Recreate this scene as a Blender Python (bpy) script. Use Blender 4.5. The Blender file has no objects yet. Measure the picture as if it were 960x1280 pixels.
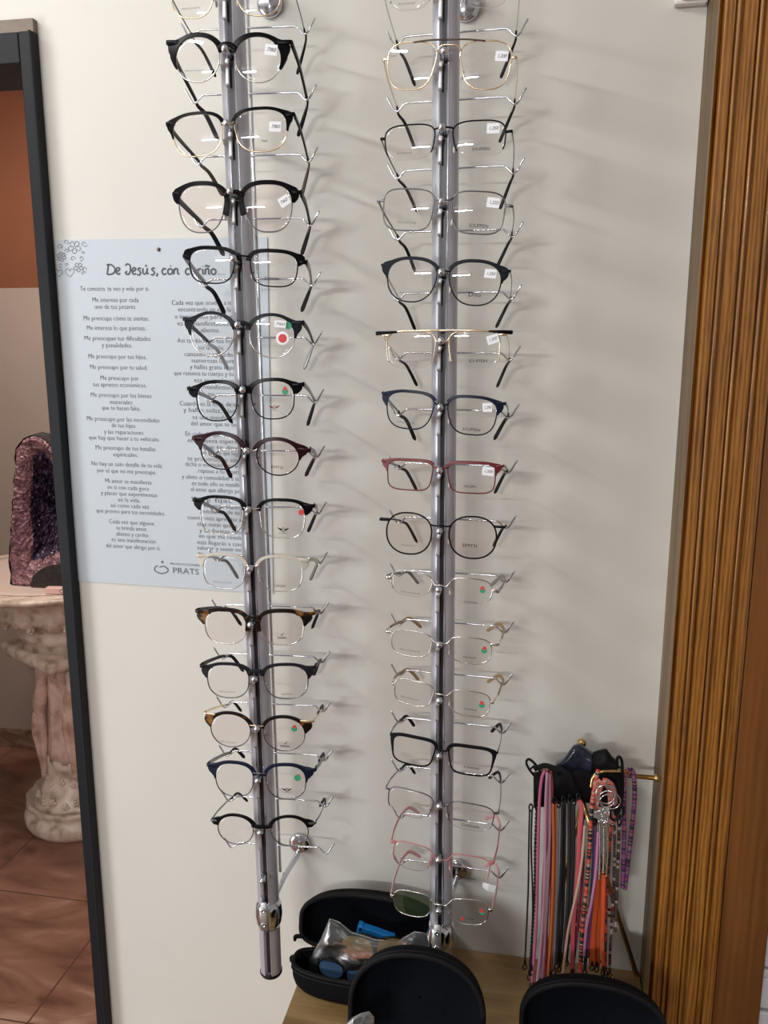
import bpy, math, random
from mathutils import Vector, Matrix, noise
random.seed(7)
sc = bpy.context.scene
COL = sc.collection
PI = math.pi
V = Vector

# ------------------------------------------------------------------ camera
FPX = 1050.0
PITCH, YAW = math.radians(11.5), math.radians(10.5)
CAM = V((0, -1.11, 1.65))
FW = V((-math.sin(YAW)*math.cos(PITCH), math.cos(YAW)*math.cos(PITCH), -math.sin(PITCH)))
RT = V((math.cos(YAW), math.sin(YAW), 0))
UP = RT.cross(FW)
cd = bpy.data.cameras.new('camera'); cam = bpy.data.objects.new('camera', cd); COL.objects.link(cam)
cd.sensor_fit = 'VERTICAL'; cd.sensor_height = 36; cd.sensor_width = 27
cd.lens = FPX/1280*36; cd.clip_start = .01
cam.matrix_world = Matrix(((RT.x, UP.x, -FW.x, CAM.x), (RT.y, UP.y, -FW.y, CAM.y), (RT.z, UP.z, -FW.z, CAM.z), (0, 0, 0, 1)))
sc.camera = cam

def ray(x, y): return FW + RT*((x-480)/FPX) - UP*((y-640)/FPX)
def on(x, y, p, n):
    d = ray(x, y); return CAM + d*((p-CAM).dot(n)/d.dot(n))
def aty(x, y, Y): return on(x, y, V((0, Y, 0)), V((0, 1, 0)))
def atz(x, y, Z): return on(x, y, V((0, 0, Z)), V((0, 0, 1)))

# ------------------------------------------------------------------ materials
def mat(name, col, rough=.5, metal=0., spec=.5, coat=0., trans=None):
    m = bpy.data.materials.new(name); m.use_nodes = True
    b = m.node_tree.nodes['Principled BSDF']
    b.inputs['Base Color'].default_value = (*col, 1); b.inputs['Roughness'].default_value = rough
    b.inputs['Metallic'].default_value = metal; b.inputs['Specular IOR Level'].default_value = spec
    b.inputs['Coat Weight'].default_value = coat
    return m
def N(m, t, **kw):
    n = m.node_tree.nodes.new(t)
    for k, v in kw.items():
        if hasattr(n, k): setattr(n, k, v)
        else: n.inputs[k].default_value = v
    return n
def L(m, a, b): m.node_tree.links.new(a, b)
def bsdf(m): return m.node_tree.nodes['Principled BSDF']
def ramp(m, stops):
    r = N(m, 'ShaderNodeValToRGB'); e = r.color_ramp.elements
    while len(e) < len(stops): e.new(.5)
    for i, (p, c) in enumerate(stops): e[i].position = p; e[i].color = (*c, 1)
    return r
def coords(m, scale=(1, 1, 1)):
    t = N(m, 'ShaderNodeTexCoord'); mp = N(m, 'ShaderNodeMapping'); mp.inputs['Scale'].default_value = scale
    L(m, t.outputs['Object'], mp.inputs['Vector']); return mp.outputs['Vector']
def noisy(name, stops, scale, stretch=(1, 1, 1), rough=.5, bump=0., detail=6, dist=0., **kw):
    m = mat(name, stops[0][1], rough, **kw)
    n = N(m, 'ShaderNodeTexNoise'); n.inputs['Scale'].default_value = scale; n.inputs['Detail'].default_value = detail
    n.inputs['Distortion'].default_value = dist
    L(m, coords(m, stretch), n.inputs['Vector'])
    r = ramp(m, stops); L(m, n.outputs['Fac'], r.inputs['Fac']); L(m, r.outputs['Color'], bsdf(m).inputs['Base Color'])
    if bump:
        b = N(m, 'ShaderNodeBump'); b.inputs['Strength'].default_value = bump; b.inputs['Distance'].default_value = .002
        L(m, n.outputs['Fac'], b.inputs['Height']); L(m, b.outputs['Normal'], bsdf(m).inputs['Normal'])
    return m

M = {}
M['wall'] = noisy('cream_wall_paint', [(.3, (.655, .645, .60)), (.7, (.68, .67, .625))], 6, rough=.75, bump=.05)
M['ceil'] = mat('ceiling_paint', (.8, .8, .78), .8)
M['sidewall'] = mat('plain_wall_paint', (.55, .55, .54), .8)
M['iron'] = mat('black_painted_metal', (.009, .011, .014), .5, spec=.22)
M['plaster'] = noisy('grey_brown_plaster', [(.3, (.2, .17, .14)), (.7, (.27, .23, .19))], 40, rough=.85, bump=.2)
M['lampinside'] = mat('dim_grey', (.3, .3, .3), .7)
M['paper'] = mat('bluish_white_paper', (.535, .60, .66), .65)
M['ink'] = mat('charcoal_ink', (.075, .085, .105), .7)
M['inklight'] = mat('grey_ink', (.12, .135, .16), .7)
M['chrome'] = mat('polished_chrome', (.66, .69, .74), .12, 1)
M['alu'] = mat('satin_aluminium', (.5, .5, .56), .34, .4)
M['slot'] = mat('black_slot_strip', (.008, .009, .014), .35)
M['steel'] = mat('brushed_steel', (.5, .505, .52), .42, .8)
M['black'] = mat('glossy_black_acetate', (.004, .004, .005), .25, spec=.1)
M['matteblack'] = mat('matte_black_metal', (.006, .006, .007), .4, spec=.1)
M['navy'] = mat('navy_metal', (.006, .010, .03), .35, spec=.2)
M['slate'] = mat('dark_slate_acetate', (.015, .019, .024), .32, spec=.1)
M['charcoal'] = mat('charcoal_acetate', (.014, .0145, .017), .33, spec=.1)
M['burgundy'] = mat('burgundy_acetate', (.022, .003, .007), .28, spec=.2)
M['red'] = mat('dark_red_metal', (.14, .012, .016), .35)
M['pink'] = mat('dusty_pink_metal', (.45, .17, .18), .35)
M['palepink'] = mat('pale_pink_plastic', (.62, .33, .34), .35)
M['cream'] = mat('milky_cream_acetate', (.55, .52, .45), .25)
M['gold'] = mat('pale_gold_metal', (.82, .68, .47), .25, 1)
M['silver'] = mat('silver_metal', (.62, .61, .58), .22, 1)
M['gun'] = mat('gunmetal', (.16, .16, .17), .28, .9)
M['tan'] = mat('tan_plastic_tip', (.33, .22, .115), .35)
M['greytip'] = mat('smoky_grey_plastic', (.2, .195, .18), .3)
M['darktip'] = mat('black_plastic_tip', (.005, .005, .006), .3, spec=.2)
M['browntip'] = mat('brown_plastic_tip', (.06, .035, .02), .3)
M['pad'] = mat('clear_silicone_pad', (.55, .54, .5), .25)
M['tagpaper'] = mat('white_sticker_paper', (.82, .84, .88), .5)
M['green'] = mat('green_sticker', (.03, .3, .16), .5)
M['redstick'] = mat('red_sticker', (.6, .05, .05), .5)
M['redmark'] = mat('dark_red_print', (.16, .02, .02), .5)
M['tortoise'] = noisy('tortoiseshell_acetate', [(.38, (.006, .004, .003)), (.56, (.010, .006, .004)), (.64, (.2, .08, .014)), (.75, (.38, .18, .035))], 60, rough=.25, detail=2, spec=.25)
M['case'] = noisy('black_case_fabric', [(.3, (.0035, .0035, .004)), (.7, (.007, .007, .008))], 900, rough=.85, bump=.15, spec=.08)
M['casein'] = noisy('navy_black_lining', [(.3, (.0035, .0045, .007)), (.7, (.006, .008, .012))], 700, rough=.9, bump=.1, spec=.06)
M['zip'] = mat('black_zipper_tape', (.004, .004, .005), .6, spec=.2)
M['brass'] = mat('polished_brass', (.62, .45, .2), .22, 1)
M['counter'] = None
M['blue'] = mat('bright_blue_plastic', (.015, .22, .62), .35)
M['neoprene'] = noisy('black_neoprene', [(.3, (.0035, .0035, .004)), (.7, (.007, .007, .0075))], 500, rough=.6, bump=.1, spec=.15)
M['navyplastic'] = noisy('navy_black_film', [(.3, (.006, .009, .02)), (.7, (.02, .03, .055))], 30, rough=.18)
M['amber'] = noisy('amber_olive_lens', [(.35, (.30, .25, .07)), (.5, (.5, .24, .05)), (.62, (.75, .22, .06))], 26, rough=.2, detail=1)
M['bluelens'] = noisy('blue_mirror_lens', [(.35, (.03, .06, .12)), (.65, (.08, .16, .3))], 20, rough=.15, detail=1)
M['whiteslat'] = mat('white_laminate', (.68, .7, .74), .4)
M['darkgap'] = mat('dark_gap', (.08, .085, .1), .6)

def transmat(name, tint, gloss_col, base, rough=0.0, body=None, bodyw=0.):
    m = bpy.data.materials.new(name); m.use_nodes = True; nt = m.node_tree; nt.nodes.clear()
    out = nt.nodes.new('ShaderNodeOutputMaterial')
    t = N(m, 'ShaderNodeBsdfTransparent'); t.inputs['Color'].default_value = (*tint, 1)
    g = N(m, 'ShaderNodeBsdfGlossy'); g.inputs['Color'].default_value = (*gloss_col, 1); g.inputs['Roughness'].default_value = rough
    fr = N(m, 'ShaderNodeFresnel'); fr.inputs['IOR'].default_value = 1.45
    ad = N(m, 'ShaderNodeMath', operation='ADD'); ad.inputs[1].default_value = base; L(m, fr.outputs[0], ad.inputs[0])
    src = t.outputs[0]
    if body:
        d = N(m, 'ShaderNodeBsdfDiffuse'); d.inputs['Color'].default_value = (*body, 1)
        mx0 = N(m, 'ShaderNodeMixShader'); mx0.inputs[0].default_value = bodyw
        L(m, t.outputs[0], mx0.inputs[1]); L(m, d.outputs[0], mx0.inputs[2]); src = mx0.outputs[0]
    mx = N(m, 'ShaderNodeMixShader'); L(m, ad.outputs[0], mx.inputs[0]); L(m, src, mx.inputs[1]); L(m, g.outputs[0], mx.inputs[2])
    L(m, mx.outputs[0], out.inputs['Surface']); return m
M['lens'] = transmat('clear_demo_lens', (.965, .96, .95), (.92, .9, 1), .025)
M['lenspink'] = transmat('faint_rose_demo_lens', (.955, .915, .9), (.95, .9, .95), .025)
M['lensgreenreflex'] = transmat('painted_green_reflex_lens', (.55, .6, .5), (.7, .9, .7), .05, 0, (.05, .08, .04), .35)  # dark green reflection put into the lens colour
M['edge'] = transmat('lens_edge', (.72, .72, .70), (1, 1, 1), .08, .2)
M['bag'] = transmat('thin_clear_plastic_bag', (.74, .74, .74), (.62, .63, .64), .0, .3, (.2, .205, .21), .26)
M['clearbox'] = transmat('smoky_clear_plastic', (.5, .47, .42), (1, 1, 1), .05, .1, (.2, .17, .14), .5)

def wood(name, stops, sc_, rough, coat=0., bump=.25, stretch=(14, 14, .55), wv=.35):
    m = mat(name, stops[0][1], rough, coat=coat)
    b = bsdf(m); b.inputs['Coat Roughness'].default_value = .12
    v = coords(m, stretch)
    n1 = N(m, 'ShaderNodeTexNoise'); n1.inputs['Scale'].default_value = sc_; n1.inputs['Detail'].default_value = 8; n1.inputs['Distortion'].default_value = 1.8
    L(m, v, n1.inputs['Vector'])
    n2 = N(m, 'ShaderNodeTexNoise'); n2.inputs['Scale'].default_value = sc_*9; n2.inputs['Detail'].default_value = 4
    L(m, v, n2.inputs['Vector'])
    w = N(m, 'ShaderNodeTexWave'); w.inputs['Scale'].default_value = sc_*1.1; w.inputs['Distortion'].default_value = 7; w.inputs['Detail'].default_value = 3
    L(m, v, w.inputs['Vector'])
    a = N(m, 'ShaderNodeMath', operation='MULTIPLY_ADD'); a.inputs[1].default_value = wv; L(m, w.outputs['Fac'], a.inputs[0])
    c = N(m, 'ShaderNodeMath', operation='MULTIPLY'); c.inputs[1].default_value = .45; L(m, n1.outputs['Fac'], c.inputs[0])
    L(m, c.outputs[0], a.inputs[2])
    d = N(m, 'ShaderNodeMath', operation='MULTIPLY_ADD'); d.inputs[1].default_value = .3; L(m, n2.outputs['Fac'], d.inputs[0]); L(m, a.outputs[0], d.inputs[2])
    r = ramp(m, stops); L(m, d.outputs[0], r.inputs['Fac']); L(m, r.outputs['Color'], b.inputs['Base Color'])
    if bump:
        bp = N(m, 'ShaderNodeBump'); bp.inputs['Strength'].default_value = bump; bp.inputs['Distance'].default_value = .001
        L(m, d.outputs[0], bp.inputs['Height']); L(m, bp.outputs['Normal'], b.inputs['Normal'])
    return m
M['oak'] = wood('varnished_oak', [(.26, (.08, .03, .005)), (.40, (.20, .076, .010)), (.54, (.29, .118, .016)), (.74, (.38, .17, .032))], 3.0, .38, coat=.35, stretch=(19, 19, 1.5), wv=.22)
M['oakside'] = wood('oak_side_grain', [(.25, (.07, .04, .015)), (.5, (.16, .095, .04)), (.75, (.22, .14, .065))], 2.5, .5)
M['oakdark'] = wood('glossy_brown_wood', [(.25, (.10, .036, .008)), (.5, (.18, .068, .014)), (.75, (.24, .10, .025))], 1.6, .28, coat=.6, bump=.05, wv=.08, stretch=(16, 16, .5))
M['counter'] = wood('light_oak_laminate', [(.25, (.16, .095, .034)), (.5, (.25, .155, .062)), (.75, (.33, .22, .1))], 2.0, .45, bump=.05, stretch=(.8, 14, 14))

def tilemat():
    m = mat('terracotta_marble_tile', (.3, .12, .07), .28)
    t = N(m, 'ShaderNodeTexCoord')
    n = N(m, 'ShaderNodeTexNoise'); n.inputs['Scale'].default_value = 3.2; n.inputs['Detail'].default_value = 9; n.inputs['Distortion'].default_value = 1.6
    mp = N(m, 'ShaderNodeMapping'); mp.inputs['Scale'].default_value = (1, 2.4, 1); mp.inputs['Rotation'].default_value = (0, 0, -.5)
    L(m, t.outputs['Object'], mp.inputs['Vector']); L(m, mp.outputs[0], n.inputs['Vector'])
    r = ramp(m, [(.3, (.12, .05, .032)), (.45, (.21, .095, .062)), (.58, (.27, .13, .09)), (.72, (.40, .24, .18))]); L(m, n.outputs['Fac'], r.inputs['Fac'])
    br = N(m, 'ShaderNodeTexBrick'); br.offset = 0
    for k, v in (('Scale', 1), ('Brick Width', .45), ('Row Height', .45), ('Mortar Size', .0028), ('Mortar Smooth', .3)): br.inputs[k].default_value = v
    br.inputs['Color1'].default_value = br.inputs['Color2'].default_value = (0, 0, 0, 1); br.inputs['Mortar'].default_value = (1, 1, 1, 1)
    L(m, t.outputs['Object'], br.inputs['Vector'])
    mx = N(m, 'ShaderNodeMix', data_type='RGBA'); L(m, br.outputs['Color'], mx.inputs[0]); L(m, r.outputs['Color'], mx.inputs[6]); mx.inputs[7].default_value = (.10, .045, .03, 1)
    L(m, mx.outputs[2], bsdf(m).inputs['Base Color'])
    return m
M['tile'] = tilemat()
M['skirt'] = noisy('marble_skirting', [(.3, (.11, .06, .04)), (.5, (.2, .12, .085)), (.7, (.33, .23, .17))], 9, stretch=(1, 1, 2), rough=.35, dist=1.5)
M['terracotta'] = noisy('terracotta_paint', [(.3, (.19, .06, .024)), (.7, (.22, .07, .027))], 4, rough=.75)
M['beige2'] = noisy('dull_beige_paint', [(.3, (.36, .285, .245)), (.7, (.39, .31, .265))], 3, rough=.7)
M['ceramic'] = noisy('aged_cream_ceramic', [(.32, (.33, .24, .17)), (.5, (.6, .47, .38)), (.65, (.72, .58, .5))], 24, rough=.35, bump=.3)  # noise mottling: dirt together with occlusion shade put into the colour
M['ceramicpink'] = noisy('pink_tinted_ceramic', [(.35, (.42, .26, .2)), (.6, (.7, .5, .42))], 20, rough=.4, bump=.2)
M['rind'] = noisy('geode_rind', [(.3, (.012, .009, .009)), (.7, (.04, .03, .028))], 60, rough=.8, bump=.5)
def amethyst(name, stops, scale, rough):
    m = mat(name, stops[0][1], rough)
    v = N(m, 'ShaderNodeTexVoronoi'); v.inputs['Scale'].default_value = scale; L(m, coords(m), v.inputs['Vector'])
    n = N(m, 'ShaderNodeTexNoise'); n.inputs['Scale'].default_value = scale*.25; L(m, coords(m), n.inputs['Vector'])
    sp = N(m, 'ShaderNodeSeparateColor'); L(m, v.outputs['Color'], sp.inputs[0])
    a = N(m, 'ShaderNodeMath', operation='MULTIPLY_ADD'); a.inputs[1].default_value = .45; L(m, sp.outputs[0], a.inputs[0]); L(m, n.outputs['Fac'], a.inputs[2])
    r = ramp(m, stops); L(m, a.outputs[0], r.inputs['Fac']); L(m, r.outputs['Color'], bsdf(m).inputs['Base Color'])
    b = N(m, 'ShaderNodeBump'); b.inputs['Strength'].default_value = .9; b.inputs['Distance'].default_value = .006
    L(m, v.outputs['Distance'], b.inputs['Height']); L(m, b.outputs['Normal'], bsdf(m).inputs['Normal'])
    return m
M['ameth'] = amethyst('pale_amethyst_rim', [(.3, (.075, .025, .04)), (.6, (.17, .07, .09)), (.95, (.36, .19, .21))], 110, .4)
M['amethdark'] = amethyst('deep_amethyst_cavity', [(.4, (.008, .006, .014)), (.75, (.03, .014, .04)), (1., (.12, .08, .15))], 90, .2)
M['doily'] = mat('off_white_cloth', (.55, .42, .36), .7)
M['incense'] = mat('pink_incense_box', (.75, .48, .42), .5)

# ------------------------------------------------------------------ mesh builder
class MB:
    def __init__(s): s.v = []; s.f = []; s.m = []
    def add(s, vs, fs, mi=0):
        o = len(s.v); s.v += [tuple(p) for p in vs]
        for f in fs: s.f.append(tuple(i+o for i in f)); s.m.append(mi)
    def box(s, lo, hi, mi=0):
        x0, y0, z0 = lo; x1, y1, z1 = hi
        s.add([(x0, y0, z0), (x1, y0, z0), (x1, y1, z0), (x0, y1, z0), (x0, y0, z1), (x1, y0, z1), (x1, y1, z1), (x0, y1, z1)],
              [(0, 3, 2, 1), (4, 5, 6, 7), (0, 1, 5, 4), (1, 2, 6, 5), (2, 3, 7, 6), (3, 0, 4, 7)], mi)
    def sweep(s, path, sec, closed=False, up=None, mi=0, mis=None):
        """sec(i) -> list of (a,b) in the frame (side, up') at path point i"""
        P = [V(p) for p in path]; n = len(P); rings = []
        T = []
        for i in range(n):
            a = P[i-1] if (i > 0 or closed) else P[i]; b = P[(i+1) % n] if (i < n-1 or closed) else P[i]
            t = (b-a); T.append(t.normalized() if t.length > 1e-9 else V((0, 0, 1)))
        if up is None:
            u = V((0, 0, 1)) if abs(T[0].z) < .9 else V((1, 0, 0))
            u = (u - T[0]*u.dot(T[0])).normalized()
        for i in range(n):
            if up is None:
                u = (u - T[i]*u.dot(T[i]))
                u = u.normalized() if u.length > 1e-6 else T[i].orthogonal().normalized()
                uu = u
            else:
                uu = V(up) - T[i]*V(up).dot(T[i]); uu = uu.normalized() if uu.length > 1e-4 else T[i].orthogonal().normalized()
            sd = T[i].cross(uu)
            rings.append([P[i] + sd*a + uu*b for a, b in sec(i)])
        k = len(rings[0]); o = len(s.v)
        for r in rings: s.v += [tuple(p) for p in r]
        for i in range(n if closed else n-1):
            j = (i+1) % n
            for q in range(k):
                q2 = (q+1) % k
                s.f.append((o+i*k+q, o+i*k+q2, o+j*k+q2, o+j*k+q)); s.m.append(mis[i] if mis else mi)
        if not closed:
            s.f.append(tuple(o+q for q in reversed(range(k)))); s.m.append(mis[0] if mis else mi)
            s.f.append(tuple(o+(n-1)*k+q for q in range(k))); s.m.append(mis[-1] if mis else mi)
    def tube(s, path, r, k=8, closed=False, mi=0, mis=None):
        rr = r if hasattr(r, '__len__') else [r]*len(path)
        cs = [(math.cos(2*PI*q/k), math.sin(2*PI*q/k)) for q in range(k)]
        s.sweep(path, lambda i: [(rr[i]*a, rr[i]*b) for a, b in cs], closed, None, mi, mis)
    def strap(s, path, w, h, up=(0, 0, 1), mi=0, closed=False):
        """flattened rounded section: w sideways, h along up (full sizes, scalar or list)"""
        ww = w if hasattr(w, '__len__') else [w]*len(path); hh = h if hasattr(h, '__len__') else [h]*len(path)
        cs = []
        for q in range(12):
            a = 2*PI*q/12; c, d = math.cos(a), math.sin(a)
            cs.append((math.copysign(abs(c)**.55, c), math.copysign(abs(d)**.55, d)))
        s.sweep(path, lambda i: [(ww[i]/2*a, hh[i]/2*b) for a, b in cs], closed, up, mi)
    def ball(s, c, r, k=14, mi=0, sz=(1, 1, 1)):
        c = V(c); rings = []
        for i in range(k//2+1):
            th = PI*i/(k//2)
            rings.append([c + V((r*sz[0]*math.sin(th)*math.cos(2*PI*q/k), r*sz[1]*math.sin(th)*math.sin(2*PI*q/k), r*sz[2]*math.cos(th))) for q in range(k)])
        s.rings(rings, mi=mi)
    def rings(s, rings, mi=0, capa=False, capb=False, wrap=True):
        k = len(rings[0]); o = len(s.v)
        for r in rings: s.v += [tuple(p) for p in r]
        for i in range(len(rings)-1):
            for q in range(k if wrap else k-1):
                q2 = (q+1) % k
                s.f.append((o+i*k+q, o+i*k+q2, o+(i+1)*k+q2, o+(i+1)*k+q)); s.m.append(mi)
        if capa: s.f.append(tuple(o+q for q in reversed(range(k)))); s.m.append(mi)
        if capb: s.f.append(tuple(o+(len(rings)-1)*k+q for q in range(k))); s.m.append(mi)
    def lathe(s, prof, c=(0, 0, 0), axis=None, k=24, mi=0, fn=None):
        """prof: list of (r,h) along axis (default z)"""
        c = V(c); ax = V(axis).normalized() if axis is not None else V((0, 0, 1))
        e = ax.orthogonal().normalized() if axis is not None else V((1, 0, 0)); g = ax.cross(e)
        R_ = []
        for r, h in prof:
            R_.append([c + ax*h + (e*math.cos(2*PI*q/k)+g*math.sin(2*PI*q/k))*(r*(fn(2*PI*q/k, h) if fn else 1)) for q in range(k)])
        s.rings(R_, mi, True, True)
    def build(s, name, mats, parent=None, smooth=True, mw=None):
        me = bpy.data.meshes.new(name); me.from_pydata(s.v, [], s.f)
        if not isinstance(mats, (list, tuple)): mats = [mats]
        for m in mats: me.materials.append(m)
        me.polygons.foreach_set('material_index', s.m)
        me.polygons.foreach_set('use_smooth', [smooth]*len(s.f))
        me.update()
        o = bpy.data.objects.new(name, me); COL.objects.link(o)
        if parent is not None: o.parent = parent
        if mw is not None: o.matrix_world = mw
        return o

def edge_split(o, ang=40):
    md = o.modifiers.new('split', 'EDGE_SPLIT'); md.split_angle = math.radians(ang); return o
def bevel(o, w, seg=2):
    md = o.modifiers.new('bevel', 'BEVEL'); md.width = w; md.segments = seg; md.limit_method = 'ANGLE'; return o
def thing(name, label, cat, mw=None, group=None):
    o = bpy.data.objects.new(name, None); COL.objects.link(o); o.empty_display_size = .02
    if mw is not None: o.matrix_world = mw
    return tag(o, label, cat, group)
def tag(o, label, cat, group=None):
    o['label'] = label; o['category'] = cat
    if group: o['group'] = group
    return o
def struct(o, label=None):
    o['kind'] = 'structure'
    if label: o['label'] = label
    return o
def frame(origin, x, y, z):
    x, y, z, o = V(x), V(y), V(z), V(origin)
    return Matrix(((x.x, y.x, z.x, o.x), (x.y, y.y, z.y, o.y), (x.z, y.z, z.z, o.z), (0, 0, 0, 1)))
def smooth_path(pts, n=6, closed=False):
    P = [V(p) for p in pts]; out = []
    m = len(P)
    for i in range(m if closed else m-1):
        if closed: p0, p1, p2, p3 = P[i-1], P[i], P[(i+1) % m], P[(i+2) % m]
        else: p0, p1, p2, p3 = P[max(i-1, 0)], P[i], P[i+1], P[min(i+2, m-1)]
        for k in range(n):
            t = k/n
            out.append(.5*((2*p1)+(p2-p0)*t+(2*p0-5*p1+4*p2-p3)*t*t+(3*p1-p0-3*p2+p3)*t**3))
    if not closed: out.append(P[-1])
    return out

# text as flat mesh in the (x,z) plane facing -y
_tc = {}
def text2d(s, res=2):
    if (s, res) in _tc: return _tc[(s, res)]
    cu = bpy.data.curves.new('text', 'FONT'); cu.body = s; cu.size = 1; cu.resolution_u = 2; cu.offset = -.010 if res == 1 else 0
    cu.align_x = 'LEFT'; cu.align_y = 'BOTTOM_BASELINE'
    ob = bpy.data.objects.new('text', cu); COL.objects.link(ob)
    dg = bpy.context.evaluated_depsgraph_get(); dg.update()
    me = bpy.data.meshes.new_from_object(ob.evaluated_get(dg))
    vs = [(v.co.x, v.co.y) for v in me.vertices]; fs = [tuple(p.vertices) for p in me.polygons]
    bpy.data.objects.remove(ob); bpy.data.curves.remove(cu); bpy.data.meshes.remove(me)
    w = max([a for a, b in vs] or [1])
    _tc[(s, res)] = (vs, fs, w); return _tc[(s, res)]
def put_text(mb, s, x, y, z, size, width=None, align='C', rot=0., shear=0., mi=0, dep=None, res=2):
    vs, fs, w = text2d(s, res)
    sx = (width/w) if width else size
    off = {'C': -w*sx/2, 'L': 0, 'R': -w*sx}[align]
    cr, sr = math.cos(rot), math.sin(rot); out = []
    for a, b in vs:
        px = a*sx+off+shear*b*size; pz = b*size
        X, Z = x+px*cr-pz*sr, z+px*sr+pz*cr
        out.append((X, y if dep is None else dep(X, Z)+y, Z))
    mb.add(out, fs, mi)

# ------------------------------------------------------------------ room shell
XJ = -.671          # right face of the black door frame
ZC = .755           # counter height
XW = .1715          # left face of the oak post
DH = aty(20, 80, -.01).z
b = MB()
b.box((XJ, 0, 0), (2.2, .10, 2.72)); b.box((-3.2, 0, aty(20, 40, 0).z+.012), (XJ, .10, 2.72))
b.box((-3.2, 0, 0), (-1.62, .10, 2.2))
struct(b.build('wall_back', M['wall'], smooth=False), 'cream painted wall behind the eyeglass racks')
b = MB(); b.box((-3.2, -6, 2.72), (2.2, .1, 2.8)); struct(b.build('ceiling', M['ceil'], smooth=False))
b = MB(); b.box((-3.2+1.19, -6-.93, -.05), (2.2+1.19, 1.95-.93, 0))
o = b.build('floor', M['tile'], smooth=False); o.location = (-1.19, .93, 0); struct(o, 'terracotta marble tile floor')
b = MB(); b.box((-3.3, -6, 0), (-3.2, .1, 2.72)); struct(b.build('wall_left', M['sidewall'], smooth=False))
b = MB(); b.box((2.2, -6, 0), (2.3, .1, 2.72)); struct(b.build('wall_right', M['sidewall'], smooth=False))
b = MB(); b.box((-3.2, -6.1, 0), (2.2, -6, 2.72)); struct(b.build('wall_front', M['sidewall'], smooth=False))
# adjoining room
YB = 1.78
zs = aty(20, 360, YB).z
b = MB(); b.box((-3.4, YB, 0), (-.4, YB+.08, zs), 0); b.box((-3.4, YB, zs), (-.4, YB+.08, 2.8), 1)
struct(b.build('wall_far', [M['beige2'], M['terracotta']], smooth=False), 'far wall of the next room, terracotta above dull beige')
b = MB(); b.box((-3.5, .1, 0), (-3.4, YB, 2.8)); struct(b.build('wall_side', M['beige2'], smooth=False))
b = MB(); b.box((-.5, .1, 0), (-.4, YB, 2.8)); struct(b.build('wall_inner', M['beige2'], smooth=False))
b = MB(); b.box((-3.4, .1, 2.72), (-.4, YB, 2.8)); struct(b.build('ceiling_inner', M['ceil'], smooth=False))
b = MB(); b.box((-3.4, YB-.012, 0), (-.5, YB, .085)); struct(b.build('baseboard_far', M['skirt'], smooth=False), 'brown marble skirting along the far wall')
# door frame
ztop = aty(20, 40, -.012).z
b = MB(); b.box((XJ-.020, -.014, 0), (XJ, .11, ztop)); b.box((XJ-.004, -.018, 0), (XJ, -.010, ztop))
dj = b.build('door_1', M['iron'], smooth=False); bevel(dj, .0015); struct(dj, 'black metal frame of the doorway on the left')
b = MB(); b.box((-1.62, -.013, DH), (XJ-.021, .10, ztop)); bevel(b.build('door_head', M['iron'], dj, smooth=False), .0015)
b = MB(); b.box((-1.62, -.010, ztop), (XJ, .10, ztop+.016)); b.build('plaster_strip', M['plaster'], dj, smooth=False)
# oak post
def oakpost():
    D = .09
    xr = aty(890, 1280, -D).x; zt = 2.72; z0 = 0
    w = xr-XW
    pts = [(XW, 0.0), (XW, -D+.008), (XW+.0042, -D+.013), (XW+.0046, -D+.001), (XW+.0056, -D)]
    # three narrow flutes in a flat face
    for k in range(3):
        c = XW+w*(.235+.275*k); hw = .0046
        pts += [(c-hw, -D), (c-hw+.0003, -D+.0055), (c-hw+.0010, -D+.0058)]
        for q in range(11):
            a = PI*q/10
            pts.append((c-(hw-.0014)*math.cos(a), -D+.0055-.0048*math.sin(a)))
        pts += [(c+hw-.0010, -D+.0058), (c+hw-.0003, -D+.0055), (c+hw, -D)]
    pts += [(xr-.005, -D), (xr-.001, -D+.0015), (xr, -D+.004), (xr, 0)]
    return pts, xr, zt, D
pts, XR, zt, DW = oakpost()
b = MB(); n = len(pts)
rings = [[(x, y, z) for x, y in pts] for z in (ZC*0, zt)]
b.rings(rings); 
for i, f in enumerate(b.f): b.m[i] = 1 if i == 0 or i == n-1 else 0
tp = edge_split(b.build('trim_1', [M['oak'], M['oakside']], smooth=True), 35); struct(tp, 'varnished oak post with fluted front at the right')
xr2 = aty(949, 1275, -DW+.004).x
b = MB(); b.box((XR+.0005, -DW+.003, 0), (xr2, -.001, 2.72)); o = bevel(b.build('trim_2', M['oakdark'], smooth=False), .002); struct(o, 'smooth glossy brown board beside the oak post')
# white trunking on the wall, top right
p0 = aty(848, 10, 0)
b = MB(); b.box((p0.x, -.03, p0.z+.004), (XW-.001, -.001, p0.z+.05)); b.box((p0.x-.006, -.012, p0.z), (XW-.001, -.001, p0.z+.006))
o = bevel(b.build('trim_3', M['ceil'], smooth=False), .002); struct(o, 'white cable trunking high on the wall by the oak post')

# counter
b = MB(); xl = atz(370, 1233, ZC).x
b.box((xl, -.62, ZC-.03), (XW-.001, -.001, ZC)); b.box((xl+.01, -.60, 0), (xl+.03, -.01, ZC-.03)); b.box((XW-.03, -.60, 0), (XW-.01, -.01, ZC-.03))
o = bevel(b.build('counter', M['counter'], smooth=False), .0015); tag(o, 'light oak counter top below the right-hand eyeglass rack', 'counter')
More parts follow.
